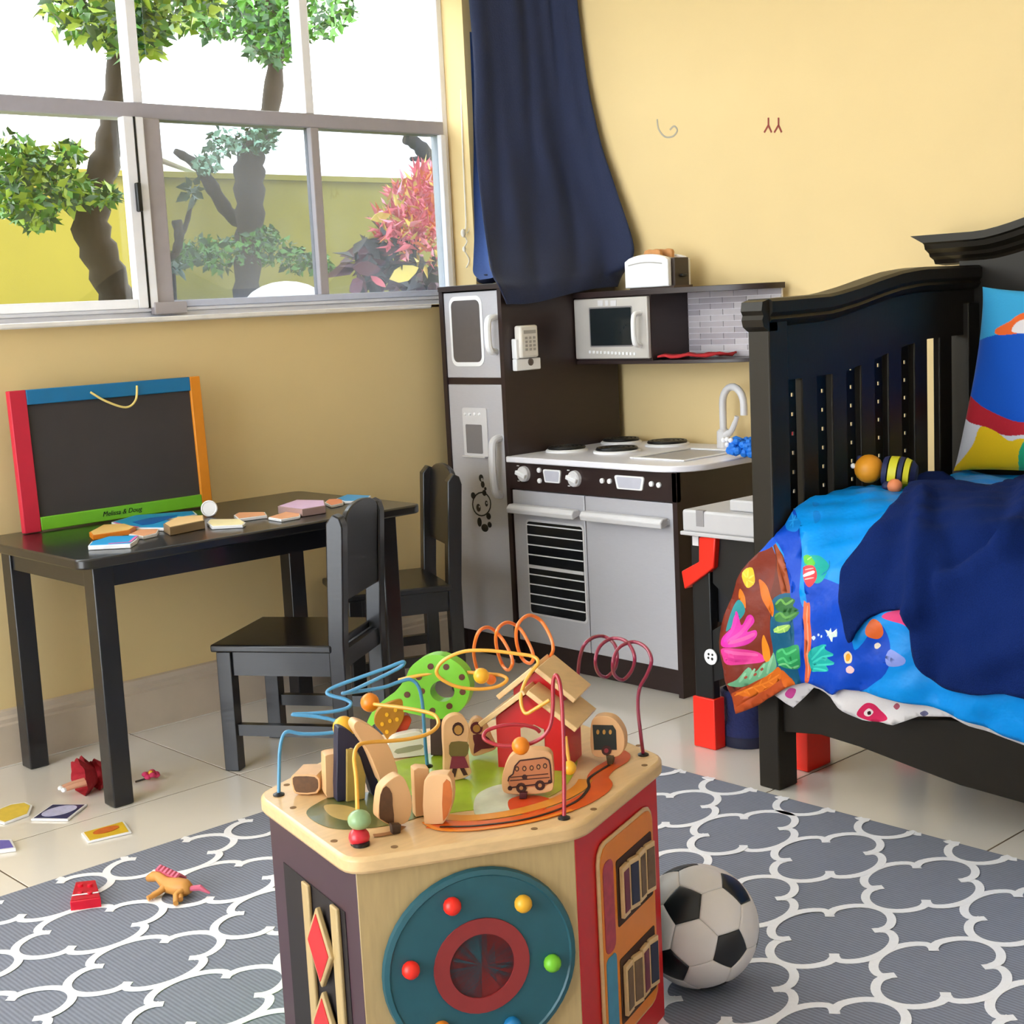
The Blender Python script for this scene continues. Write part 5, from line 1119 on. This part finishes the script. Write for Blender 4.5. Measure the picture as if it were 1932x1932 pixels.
wire(Z7, [(690, 1570), (692, 1480), (692, 1340), (685, 1150), (672, 1010), (700, 935), (780, 915), (900, 908), (1020, 895), (1130, 868), (1195, 825), (1210, 785), (1180, 740), (1080, 712), (940, 690), (800, 672), (760, 655)], (690, 1570), (760, 1075), M_wy, feet=(1, 0), d1=2.02)
bead(*Z7(772, 662), 2.015, .0135, M_orange); bead(*Z7(607, 822), 1.98, .0160, M_yellow)
d0 = depth(pz(*Z7(690, 1570), ZC)); bead(*Z7(703, 1522), d0, .0135, mat('bead_red', '#c8162e', .4, .1, 60, coat=.4), (1, 1, .92)); bead(*Z7(705, 1412), d0, .0150, mat('bead_sage', '#8aa878', .45, .12, 60, coat=.4), (1, 1, .85))
part('bead_ring', MB().lathe(pz(*Z7(716, 1575), ZC), [(.011, 0), (.011, .004), (.006, .006)], 14), M_black, AC)
wire(Z8, [(-230, 520), (-150, 500), (-40, 480), (60, 470), (160, 470), (260, 472), (350, 480), (430, 490), (462, 518), (400, 560), (260, 577), (110, 550), (15, 480), (50, 400), (180, 338), (340, 330), (520, 350), (635, 370), (662, 412), (620, 465), (575, 540), (552, 620), (558, 690), (585, 732), (640, 705), (735, 648)], (0, 0), (0, 0), M_wy, feet=(0, 0), d0=2.10, d1=1.98)
bead(*Z8(298, 492), 2.05, .0115, M_yellow); bead(*Z8(360, 515), 2.07, .008, M_wo)
wire(Z8, [(285, 470), (268, 440), (250, 330), (280, 215), (345, 182), (420, 240), (480, 340), (498, 410), (470, 455), (430, 415), (395, 300), (400, 200), (465, 150), (545, 190), (605, 290), (632, 370), (610, 412), (560, 380), (525, 280), (530, 170), (600, 105), (680, 140), (740, 240), (758, 320), (735, 378), (700, 430)], (0, 0), (0, 0), M_wo, wob=.02, feet=(0, 0), d0=2.16, d1=2.10)
wire(Z8, [(915, 600), (918, 470), (930, 370), (960, 290), (1020, 245), (1090, 242), (1150, 290), (1168, 370), (1150, 450), (1095, 500), (1045, 470), (1028, 390), (1060, 300), (1140, 252), (1230, 275), (1278, 365), (1262, 455), (1205, 517), (1150, 485), (1140, 400), (1180, 312), (1270, 275), (1350, 310), (1387, 390), (1360, 480), (1312, 570), (1300, 680), (1315, 840), (1335, 1000)], (915, 640), (1335, 1000), M_wm, wob=.02, feet=(0, 1), d0=2.14)
wire(Z8, [(828, 1405), (828, 1200), (826, 1000), (820, 800), (812, 640), (798, 530), (775, 487), (757, 540), (757, 680), (742, 800), (700, 875), (620, 922), (540, 938), (420, 938), (330, 905), (315, 870), (350, 835), (450, 808), (560, 806), (640, 825), (672, 850)], (828, 1405), (600, 1060), M_wr, feet=(1, 0), d1=1.90)
bead(*Z8(550, 940), 1.86, .0118, M_orange)
wire(Z8, [(838, 880), (850, 980), (862, 1050)], (0, 0), (0, 0), M_wy, feet=(0, 0), d0=1.90, d1=1.90); bead(*Z8(862, 1080), 1.89, .0095, M_yellow)
# red barn with two wooden roofs
Lb, Rb, Fb = pz(940, 1448, ZC), pz(1070, 1456, ZC), pz(1128, 1436, ZC); e1 = (Rb - Lb); e2 = (Fb - Rb); wB = e1.length; e1 = e1.normalized(); e2 = (e2 - e1 * e2.dot(e1)).normalized(); dB = .075; uz = Vector((0, 0, 1))
def barn(o0, w_, d_, h_, ap, nm, door=False):
    pr = [o0, o0 + e1 * w_, o0 + e1 * w_ + uz * h_, o0 + e1 * w_ / 2 + uz * ap, o0 + uz * h_]
    bo = part(nm, MB().prism(pr, e2 * d_), M_red, AC, bevel=.001)
    sl = (e1 * w_ / 2 + uz * (ap - h_)); sn = sl.normalized()
    for s_ in (-1, 1):
        a_ = o0 + e1 * w_ / 2 + uz * (ap + .001); dn = (e1 * s_ * w_ / 2 - uz * (ap - h_)); dn = dn * (1 + .022 / dn.length); nn = e2.cross(dn).normalized(); nn = nn if nn.z > 0 else -nn
        part('roof', MB().prism([a_ - e2 * .014, a_ + dn - e2 * .014, a_ + dn + e2 * (d_ + .010), a_ + e2 * (d_ + .010)], nn * .0075), M_wood, bo, bevel=.001)
    if door:
        q_ = o0 + e1 * w_ * .36 - e2 * .0006; part('doorway', MB().prism([q_, q_ + e1 * w_ * .34, q_ + e1 * w_ * .34 + uz * .06, q_ + e1 * w_ * .2 + uz * .066, q_ + uz * .06], -e2 * .0006), mat('barn_inside', '#b9a183', .6, .3, 30), bo)
    return bo
barn(Lb, wB, dB, .074, .112, 'barn', True)
barn(Lb + e1 * wB * .16 + e2 * .034 + uz * .07, wB * .74, dB - .02, .036, .066, 'barn_loft')
# sliding wooden blocks: a flat outline standing in its slot
def plate(zz, outer, base, th, m, turn=0., prints=(), hole=None, nm='sliding_block', peg=True, sm_=4):
    Pz = pz(*zz(*base), ZC); n_ = CAM - Pz; n_.z = 0; n_ = Matrix.Rotation(turn, 3, 'Z') @ n_.normalized()
    f = lambda x_, y_, o_=0.: pp(*zz(x_, y_), Pz + n_ * o_, n_)
    po = smooth([Vector((a_, b_, 0)) for a_, b_ in outer], sm_, True)
    zfix = lambda p: Vector((p.x, p.y, max(p.z, ZC + .0015)))
    if hole:
        ph = [Vector((hole[0] + hole[2] * math.cos(q * .3142), hole[1] + hole[3] * math.sin(q * .3142), 0)) for q in range(20)]
        n1, n2 = len(po), len(ph); ed_ = [(i, (i + 1) % n1) for i in range(n1)] + [(n1 + i, n1 + (i + 1) % n2) for i in range(n2)]
        vc, _, fc, *_ = delaunay_2d_cdt([Vector((p.x, p.y)) for p in po + ph], ed_, [], 0, 1e-6); o2 = [(p.x, p.y) for p in po]; h2 = [(p.x, p.y) for p in ph]
        fc = [f_ for f_ in fc if (lambda c: inpoly(c.x, c.y, o2) and not inpoly(c.x, c.y, h2))(sum((vc[k_] for k_ in f_), Vector((0, 0))) / 3)]
        fv = [zfix(f(p.x, p.y)) for p in vc]; bv = [p - n_ * th for p in fv]; nv = len(fv); mb = MB().add(fv + bv, [tuple(f_) for f_ in fc] + [tuple(nv + k_ for k_ in reversed(f_)) for f_ in fc] + [(i, j, nv + j, nv + i) for i, j in ed_])
    else: mb = MB().prism([zfix(f(p.x, p.y)) for p in po], -n_ * th)
    o = part(nm, mb, m, AC, bevel=.0008 if not hole else 0)
    mats = []; pm = {}
    for pts, mm, kk in prints:
        q_ = [f(p.x, p.y, .0002) for p in (smooth([Vector((a_, b_, 0)) for a_, b_ in pts], kk, True) if kk else [Vector((a_, b_, 0)) for a_, b_ in pts])]
        pm.setdefault(mm, MB()).prism(q_, n_ * .0005 * (1 + len(mats) * .0)); 
    for i, (mm, mb) in enumerate(pm.items()):
        for k_, v in enumerate(mb.v): mb.v[k_] = v + n_ * .0004 * i
        part('block_print', mb, mm, o)
    if peg and nm == 'sliding_block':
        pass
    return o
def circ(x_, y_, rx, ry=None, n=12): return [(x_ + rx * math.cos(2 * math.pi * q / n), y_ + (ry or rx) * math.sin(2 * math.pi * q / n)) for q in range(n)]
ZU = lambda x_, y_: (940 + x_ / 8.05, 1300 + y_ / 8.05)
def frame(P, t_): 
    c_ = (sum(a_ for a_, _ in P) / len(P), sum(b_ for _, b_ in P) / len(P)); return P + [P[0]]
def lineq(x0, y0, x1, y1, w_): 
    d_ = math.hypot(x1 - x0, y1 - y0); nx, ny = -(y1 - y0) / d_ * w_ / 2, (x1 - x0) / d_ * w_ / 2; return ([(x0 + nx, y0 + ny), (x1 + nx, y1 + ny), (x1 - nx, y1 - ny), (x0 - nx, y0 - ny)])
busl = [(150, 1400), (165, 1335), (225, 1290), (255, 1170), (330, 1085), (700, 1040), (770, 1075), (790, 1150), (810, 1420)]
pr = [(busl + [(700, 1480), (180, 1500)], mat('bus_tan', '#b4724a', .5, .1), 0)] + [(lineq(*a_, *b_, 22), M_ink, 0) for a_, b_ in zip(busl, busl[1:])] + [(lineq(180, 1340, 760, 1285, 14), M_ink, 0), (lineq(180, 1390, 780, 1340, 14), M_ink, 0), (lineq(150, 1500, 800, 1420, 22), M_ink, 0)]
pr += [(circ(x_, y_, 34, 42, 8), M_ink, 0) for x_, y_ in ((285, 1210), (398, 1205), (508, 1195), (612, 1180), (712, 1165))] + [(circ(350, 1500, 80), M_ink, 0), (circ(635, 1460, 78), M_ink, 0), (circ(400, 1335, 40), M_ink, 0), (circ(180, 1505, 36), M_ink, 0), (circ(785, 1405, 30), M_ink, 0)]
M_blk = M_wood3
pr += [(circ(x_, y_, 18, 24, 8), mat('window_tan', '#b07a48', .5), 0) for x_, y_ in ((285, 1210), (398, 1205), (508, 1195), (612, 1180), (712, 1165))] + [(circ(350, 1500, 30), MC['window_tan'], 0), (circ(635, 1460, 30), MC['window_tan'], 0)]
plate(ZU, [(60, 1500), (65, 1300), (140, 1090), (240, 985), (420, 930), (690, 930), (800, 990), (830, 1110), (840, 1450), (780, 1560), (480, 1600), (140, 1590)], (380, 1660), .018, M_blk, -.1, pr)
plate(ZU, [(320, 1580), (440, 1580), (430, 1690), (320, 1680)], (380, 1690), .012, mat('peg_wine', '#4a1418', .5), -.1, nm='block_peg', sm_=1)
pr = [(circ(150, 832, 38, 44), M_ink, 0), ([(105, 915), (205, 915), (218, 960), (195, 1010), (105, 1010), (92, 965)], mat('print_olive', '#6a5a2a', .5), 2), ([(110, 1005), (190, 1005), (220, 1078), (95, 1085)], mat('print_wine', '#7a2038', .5), 0), ([(115, 1085), (145, 1085), (130, 1140), (105, 1145)], M_ink, 0), ([(160, 1082), (190, 1082), (212, 1125), (185, 1130)], M_ink, 0), (circ(150, 836, 26, 30), mat('print_tan', '#b0803c', .5), 0)]
plate(Z8, [(55, 880), (62, 790), (120, 745), (185, 755), (222, 830), (212, 930), (225, 1060), (232, 1120), (150, 1158), (70, 1150), (62, 1000)], (150, 1165), .016, M_blk, .15, pr)
pr = [(circ(268, 825, 40), mat('print_wine2', '#5a1a28', .5), 0), ([(245, 870), (320, 870), (370, 920), (380, 950), (300, 960), (250, 990), (255, 930)], MC['print_wine2'], 2), (circ(268, 828, 24), MC['print_tan'], 0)]
plate(Z8, [(215, 860), (235, 785), (280, 760), (335, 800), (365, 870), (395, 950), (330, 985), (250, 1005), (222, 950)], (270, 1030), .014, M_blk, .1, pr)
pr = [([(1010, 805), (1140, 808), (1160, 840), (1165, 965), (1020, 965)], mat('print_black', '#16201f', .5), 0), (circ(1100, 968, 32), M_ink, 0)] + [(circ(x_, 850, 10, 16, 8), MC['print_tan'], 0) for x_ in (1045, 1085, 1125)] + [(circ(1100, 968, 15), mat('print_hub', '#8a3038', .5), 0)]
plate(Z8, [(1005, 985), (1000, 800), (1045, 752), (1140, 765), (1205, 850), (1212, 950), (1175, 1005), (1090, 1015)], (1120, 1060), .02, M_blk, -.25, pr)
plate(Z8, [(1095, 1005), (1145, 1005), (1140, 1065), (1105, 1065)], (1120, 1065), .012, mat('peg_brown', '#4a3a20', .5), -.2, nm='block_peg', sm_=1)
# spotted green tree with a hole, and its trunk
plate(Z7, [(750, 810), (785, 725), (850, 655), (930, 595), (995, 515), (1030, 440), (1100, 382), (1195, 357), (1300, 390), (1380, 460), (1412, 560), (1385, 670), (1310, 742), (1200, 770), (1090, 745), (990, 722), (905, 690), (850, 690), (800, 800)], (1200, 1010), .022, M_green, -.35,
      [(circ(x_, y_, 20), mat('spot_brown', '#5a2c18', .5), 0) for x_, y_ in ((1010, 612), (1160, 432), (1260, 435), (1360, 500), (1365, 595), (1280, 685), (1172, 715), (1085, 500), (1105, 590))], hole=(1235, 590, 78, 68), nm='tree_block')
plate(Z7, [(1155, 770), (1225, 770), (1238, 1000), (1160, 1000)], (1200, 1012), .02, mat('trunk_brown', '#3a2116', .6), -.35, nm='tree_trunk', sm_=1)
plate(Z7, [(800, 790), (830, 705), (940, 645), (985, 655), (992, 750), (940, 850), (895, 905), (855, 860)], (900, 1010), .016, mat('giraffe_brown', '#a8701a', .5), 0, [(circ(x_, y_, 12, 14, 8), M_yellow, 0) for x_, y_ in ((880, 740), (935, 710), (850, 800), (900, 780), (945, 770), (880, 850))], nm='spotted_block')
plate(Z7, [(905, 880), (930, 795), (1000, 745), (1038, 775), (1000, 855), (945, 895)], (960, 1000), .016, mat('fruit_red', '#c8401a', .5, .3, 30), .1, nm='fruit_block')
plate(Z7, [(890, 1010), (905, 900), (1000, 860), (1110, 860), (1120, 1010)], (1000, 1020), .016, M_cream, .1, [([(940, 960), (1100, 930), (1100, 960), (950, 990)], mat('print_grey', '#a8a48a', .6), 2)], nm='sliding_block')
# arch blocks and small sliders on the near left
ZV = lambda x_, y_: (540 + x_ / 6.9, 1340 + y_ / 6.9)
plate(ZV, [(880, 240), (900, 165), (960, 150), (1110, 215), (1250, 330), (1380, 560), (1455, 840), (1340, 900), (1255, 965), (1180, 800), (1080, 560), (970, 390)], (1330, 1180), .026, M_blk, .3, nm='arch_block')
plate(ZV, [(690, 222), (800, 258), (960, 398), (1085, 620), (1165, 850), (1228, 1050), (1205, 1310), (1150, 1262), (1110, 1080), (1040, 850), (965, 610), (900, 512), (790, 515), (788, 800), (785, 1200), (665, 1190), (664, 700), (668, 300)], (720, 1200), .02, mat('navy_block', '#1a1d38', .5), .25, nm='arch_block', sm_=2)
plate(ZV, [(790, 515), (900, 512), (965, 610), (1035, 850), (1030, 1190), (790, 1200)], (900, 1190), .006, mat('arch_ochre', '#9c8440', .5, .2), .25, nm='arch_infill', sm_=1)
M_scr = mat('print_scribble', '#5a3a1c', .5, .6, 120)
plate(ZV, [(60, 870), (150, 835), (390, 850), (440, 950), (400, 1085), (160, 1095), (90, 1050)], (280, 1115), .045, M_blk, -.35, [([(85, 885), (160, 860), (370, 870), (415, 950), (380, 1060), (170, 1070), (110, 1030)], M_scr, 2)], sm_=2)
plate(ZV, [(505, 600), (540, 580), (665, 560), (668, 1130), (540, 1145), (515, 1090)], (590, 1160), .025, M_blk, .2, sm_=1)
plate(ZV, [(1225, 1100), (1275, 985), (1400, 880), (1500, 855), (1575, 960), (1640, 1200), (1590, 1440), (1400, 1505), (1245, 1440), (1200, 1370)], (1430, 1560), .02, M_blk, .35, [([(1225, 1100), (1300, 985), (1375, 1080), (1385, 1230), (1400, 1480), (1255, 1430), (1212, 1370)], mat('print_umber', '#5a3a22', .5, .6, 90), 2)], sm_=3)
plate(ZV, [(1375, 1490), (1500, 1490), (1490, 1600), (1390, 1620)], (1440, 1625), .01, mat('peg_umber', '#3a2416', .5), .35, nm='block_peg', sm_=1)
plate(Z7, [(1052, 1095), (1080, 1080), (1150, 1085), (1150, 1380), (1065, 1395)], (1100, 1400), .02, M_blk, .2, sm_=1)
plate(Z7, [(1115, 1200), (1130, 1150), (1165, 1128), (1270, 1125), (1300, 1190), (1298, 1310), (1240, 1440), (1120, 1440)], (1180, 1450), .02, M_blk, -.2, [([(1240, 1180), (1285, 1170), (1296, 1300), (1240, 1420)], mat('print_rust', '#b05a1c', .5, .3, 60), 2)], sm_=2)
# ================================================================== football
bc = pz(1317, 1747, .099); rb = .092; bc.z = RZ + rb + .0015
A_ = (pd(1392, 1672, depth(bc) - .03) - bc).normalized(); B_ = (pd(1288, 1696, depth(bc) - .08) - bc).normalized()
ph = (1 + 5 ** .5) / 2; iv = [Vector(v).normalized() for v in [(0, s, t_ * ph) for s in (-1, 1) for t_ in (-1, 1)] + [(s, t_ * ph, 0) for s in (-1, 1) for t_ in (-1, 1)] + [(t_ * ph, 0, s) for s in (-1, 1) for t_ in (-1, 1)]]
v0 = iv[0]; v1 = max(iv[1:], key=lambda v: v.dot(v0))
def basis(a, b): x_ = a; z_ = a.cross(b).normalized(); return Matrix((x_, z_.cross(x_), z_)).transposed()
RT = basis(A_, B_) @ basis(v0, v1).transposed(); iv = [RT @ v for v in iv]; el = (v0 - v1).length
BA = thing('football', 'white football with black pentagon patches resting against the rug beside the cube', 'ball', (bc.x, bc.y, RZ))
nb = {i: [j for j in range(12) if j != i and abs((iv[i] - iv[j]).length - el) < .01] for i in range(12)}
def patch(cn, poly_, m):
    cn = cn.normalized(); t0 = cn.orthogonal().normalized(); t1 = cn.cross(t0); poly_ = sorted(poly_, key=lambda p: math.atan2(p.dot(t1), p.dot(t0))); ring_ = []
    for i, p in enumerate(poly_):
        q_ = poly_[(i + 1) % len(poly_)]
        ring_ += [p.lerp(q_, k_ / 4) for k_ in range(4)]
    mb = MB(); n = len(ring_); vs = [bc + cn * rb * 1.004]
    cen = sum(poly_, Vector()) / len(poly_)
    for k_, rad in ((.35, 1.004), (.65, 1.003), (.88, 1.0015), (.965, .998), (.995, .985)):
        vs += [bc + (cen.lerp(p, k_)).normalized() * rb * rad for p in ring_]
    fs = [(0, 1 + i, 1 + (i + 1) % n) for i in range(n)]
    for r in range(4): fs += [(1 + r * n + i, 1 + (r + 1) * n + i, 1 + (r + 1) * n + (i + 1) % n, 1 + r * n + (i + 1) % n) for i in range(n)]
    part('panel', mb.add(vs, fs), m, BA, sharp=180)
M_bw = mat('ball_white', '#ded7d6', .4, .03); M_bk = mat('ball_black', '#17181d', .35, .05)
for i in range(12): patch(iv[i], [iv[i].lerp(iv[j], 1 / 3) for j in nb[i]], M_bk)
for i in range(12):
    for j in nb[i]:
        for k_ in nb[i]:
            if i < j < k_ and k_ in nb[j]: patch(iv[i] + iv[j] + iv[k_], [iv[a].lerp(iv[b], 1 / 3) for a in (i, j, k_) for b in (i, j, k_) if a != b], M_bw)
part('core', MB().sphere(bc, rb * .984, 32), mat('ball_seam', '#8a8583', .6), BA)
# ================================================================== things on the floor
slab('picture_card', 'white card with yellow print lying flat on the tiles at the room edge', 'card', [(-8, 1528), (20, 1517), (48, 1513), (62, 1519), (55, 1536), (8, 1553), (-10, 1548)], 0, .005, [M_white2, mat('print_yellow', '#e8c84a', .5, .15, 60)], margin=.007)
o = slab('picture_card', 'diamond shaped card with navy and white print on the floor by the table leg', 'card', [(58, 1545), (98, 1517), (165, 1517), (128, 1546)], 0, .005, [M_white2, mat('print_navy', '#2c2f5c', .5, .2, 40)], margin=.007)
c_ = pz(112, 1530, .0062); part('motif', MB().disc(c_, .028, (0, 0, 1), .0002, 20, 0, 1.4, .0006), mat('print_lilac', '#c3c2e6', .5, .3, 90), o)
o = slab('picture_card', 'oblong card with yellow picture and orange spot lying before the table leg', 'card', [(153, 1571), (234, 1549), (248, 1569), (166, 1588)], 0, .005, [M_white2, mat('print_mustard', '#dcb42c', .5, .12, 50)], margin=.006)
c_ = pz(200, 1566, .0062); part('motif', MB().disc(c_, .016, (0, 0, 1), .0002, 16, 0, 1.8, .0006), mat('print_rust2', '#cf6a24', .5, .3, 90), o)
slab('picture_card', 'white card with violet print at the left edge of the tiles', 'card', [(-20, 1584), (22, 1583), (30, 1600), (-15, 1606)], 0, .008, [M_white2, mat('print_violet', '#6a62b8', .5, .2, 40)], margin=.008)
# little doll in a red dress, lying on its side
d0 = pz(180, 1490); ax = (pz(130, 1498) - pz(200, 1480)).normalized(); t = thing('rag_doll', 'small doll in a ruffled red dress lying behind the table leg', 'doll', (d0.x, d0.y, 0))
M_rd = mat('doll_red', '#a81e2c', .85, .3, 90, .3); M_sk = mat('doll_skin', '#d8a484', .7, .1)
b0 = Vector((d0.x, d0.y, .034))
m_ = MB()
for q, (s_, r) in enumerate(((-.02, .012), (-.005, .020), (.012, .025), (.03, .031), (.032, .024))): pass
def ruff(c_, r0, r1, ln, n=28):
    rws = []
    w1 = ax.cross(uz).normalized(); w2 = ax.cross(w1)
    for k_ in range(5):
        t_ = k_ / 4; rr = []
        for j in range(n + 1): a_ = 2 * math.pi * j / n; r = (r0 + (r1 - r0) * t_) * (1 + .10 * t_ * math.sin(a_ * 7)); p = c_ + ax * ln * t_ + w1 * r * math.cos(a_) + w2 * r * math.sin(a_); p.z = max(p.z, .001); rr.append(p)
        rws.append(rr)
    return rws
part('dress', MB().grid(ruff(b0 - ax * .04, .014, .036, .036)).grid(ruff(b0, .020, .046, .036)).grid(ruff(b0 + Vector((.015, .03, 0)), .014, .04, .026)), M_rd, t, sharp=180)
for s_ in (-1, 1):
    w1 = ax.cross(uz).normalized(); p = b0 + ax * .02 + w1 * .010 * s_ - uz * .010; part('leg', MB().tube([p, p + ax * .03, p + ax * .052 - uz * .002], [.007, .006, .005], 10), M_sk, t); part('shoe', MB().sphere(p + ax * .056 - uz * .003, .007, 10, (1, 1, .8)), M_white2, t)
part('head', MB().sphere(b0 - ax * .045, .016, 16), M_sk, t); part('hair', MB().sphere(b0 - ax * .052 + uz * .004, .0165, 16), mat('doll_hair', '#5c3a1c', .8), t)
# flower trinket
d0 = pz(286, 1472); t = thing('flower_trinket', 'small pink and yellow flower trinket on the tiles beside the table leg', 'trinket', (d0.x, d0.y, 0)); m_ = MB()
for q in range(7): a_ = q * .9; m_.sphere((d0.x + .013 * math.cos(a_), d0.y + .013 * math.sin(a_), .012 + .004 * (q % 2)), .0085, 10, (1, 1, .7))
part('petals', m_, mat('petal_pink', '#d03868', .6, .4, 60), t); part('centre', MB().sphere((d0.x, d0.y, .017), .007, 10), M_yellow, t)
part('stem', MB().tube([(d0.x - .012, d0.y + .004, .006), (d0.x - .035, d0.y + .012, .003)], .0022, 6), M_bark, t)
# red brick on the rug corner
P = [(134, 1692), (142, 1666), (178, 1662), (188, 1684)]; o = slab('toy_brick', 'red plastic toy brick with white stripe on the rug corner', 'brick', [(132, 1702), (143, 1664), (180, 1660), (190, 1694)], RZ, .018, [mat('brick_red', '#d41430', .35, .05), mat('brick_red2', '#c01028', .35, .05)])
for q in range(4):
    c_ = pz(152 + 18 * (q % 2), 1672 + 14 * (q // 2), RZ + .019); part('stud', MB().lathe((c_.x, c_.y, RZ + .0185), [(.005, 0), (.005, .004), (.004, .005)], 12), MC['brick_red'], o)
a_, b_ = pz(136, 1690, RZ + .0195), pz(186, 1684, RZ + .0195); vs, fs = stroke([a_, b_], (0, 0, 1), .005); part('stripe', MB().add(vs, fs), M_white2, o)
# toy pony lying on the rug
d0 = pz(335, 1690, RZ); t = thing('toy_pony', 'small tan toy pony with pink mane lying on the rug beside the red brick', 'toy pony', (d0.x, d0.y, RZ)); ra = (pz(300, 1680, RZ) - pz(360, 1690, RZ)).normalized(); rs_ = uz.cross(ra); z0 = RZ + .018
M_pn = mat('pony_tan', '#cf9046', .5, .12, 40); base = Vector((d0.x, d0.y, z0)); m_ = MB()
m_.tube([base - ra * .032, base - ra * .02, base, base + ra * .02, base + ra * .03 + uz * .006, base + ra * .042 + uz * .014, base + ra * .052 + uz * .012, base + ra * .066 + uz * .006], [.008, .016, .0165, .015, .011, .009, .010, .006], 12)
for s_, f_ in ((1, .02), (1, -.02), (-1, .022), (-1, -.018)):
    p = base + ra * f_ + rs_ * .008 * s_; m_.tube([p, p + rs_ * .016 * 1 - uz * .006 + ra * .004, p + rs_ * .036 - uz * .010 + ra * .012 * (1 if f_ > 0 else -1)], [.0075, .0055, .005], 8)
part('body', m_, M_pn, t, sharp=80)
m_ = MB()
for q in range(6): p = base + ra * (.046 - q * .008) + uz * (.022 - q * .002) - rs_ * .004; m_.tube([p, p - rs_ * .010 + uz * .004, p - rs_ * .024 - uz * .006 - ra * .006], [.005, .005, .002], 6)
part('mane', m_, mat('pony_pink', '#d86a86', .6, .2), t)
part('tail', MB().tube([base - ra * .03, base - ra * .045 - rs_ * .01, base - ra * .06 - rs_ * .018 - uz * .012], [.005, .006, .002], 8), MC['pony_pink'], t)
# ================================================================== wall stickers high on the yellow wall
x = XB - .0002
t = thing('bird_sticker', 'small red bird feet sticker high on the yellow wall', 'sticker', px(1457, 246, XB)); m_ = MB()
for u in (1450, 1469):
    for q_ in ([(u, 236), (u - 8, 250)], [(u, 236), (u + 6, 250)], [(u, 222), (u, 236)]): vs, fs = stroke([px(*p, x) for p in q_], (-1, 0, 0), .005); m_.add(vs, fs)
part('feet', m_, mat('sticker_red', '#8c3024', .6), t)
t = thing('swirl_sticker', 'grey swirl sticker high on the wall beside the curtain', 'sticker', px(1262, 250, XB))
vs, fs = stroke(smooth([px(u, v, x) for u, v in ((1240, 225), (1243, 244), (1255, 258), (1270, 257), (1278, 246), (1272, 238), (1264, 245))], 5), (-1, 0, 0), .005); part('swirl', MB().add(vs, fs), mat('sticker_grey', '#a8a090', .6), t)
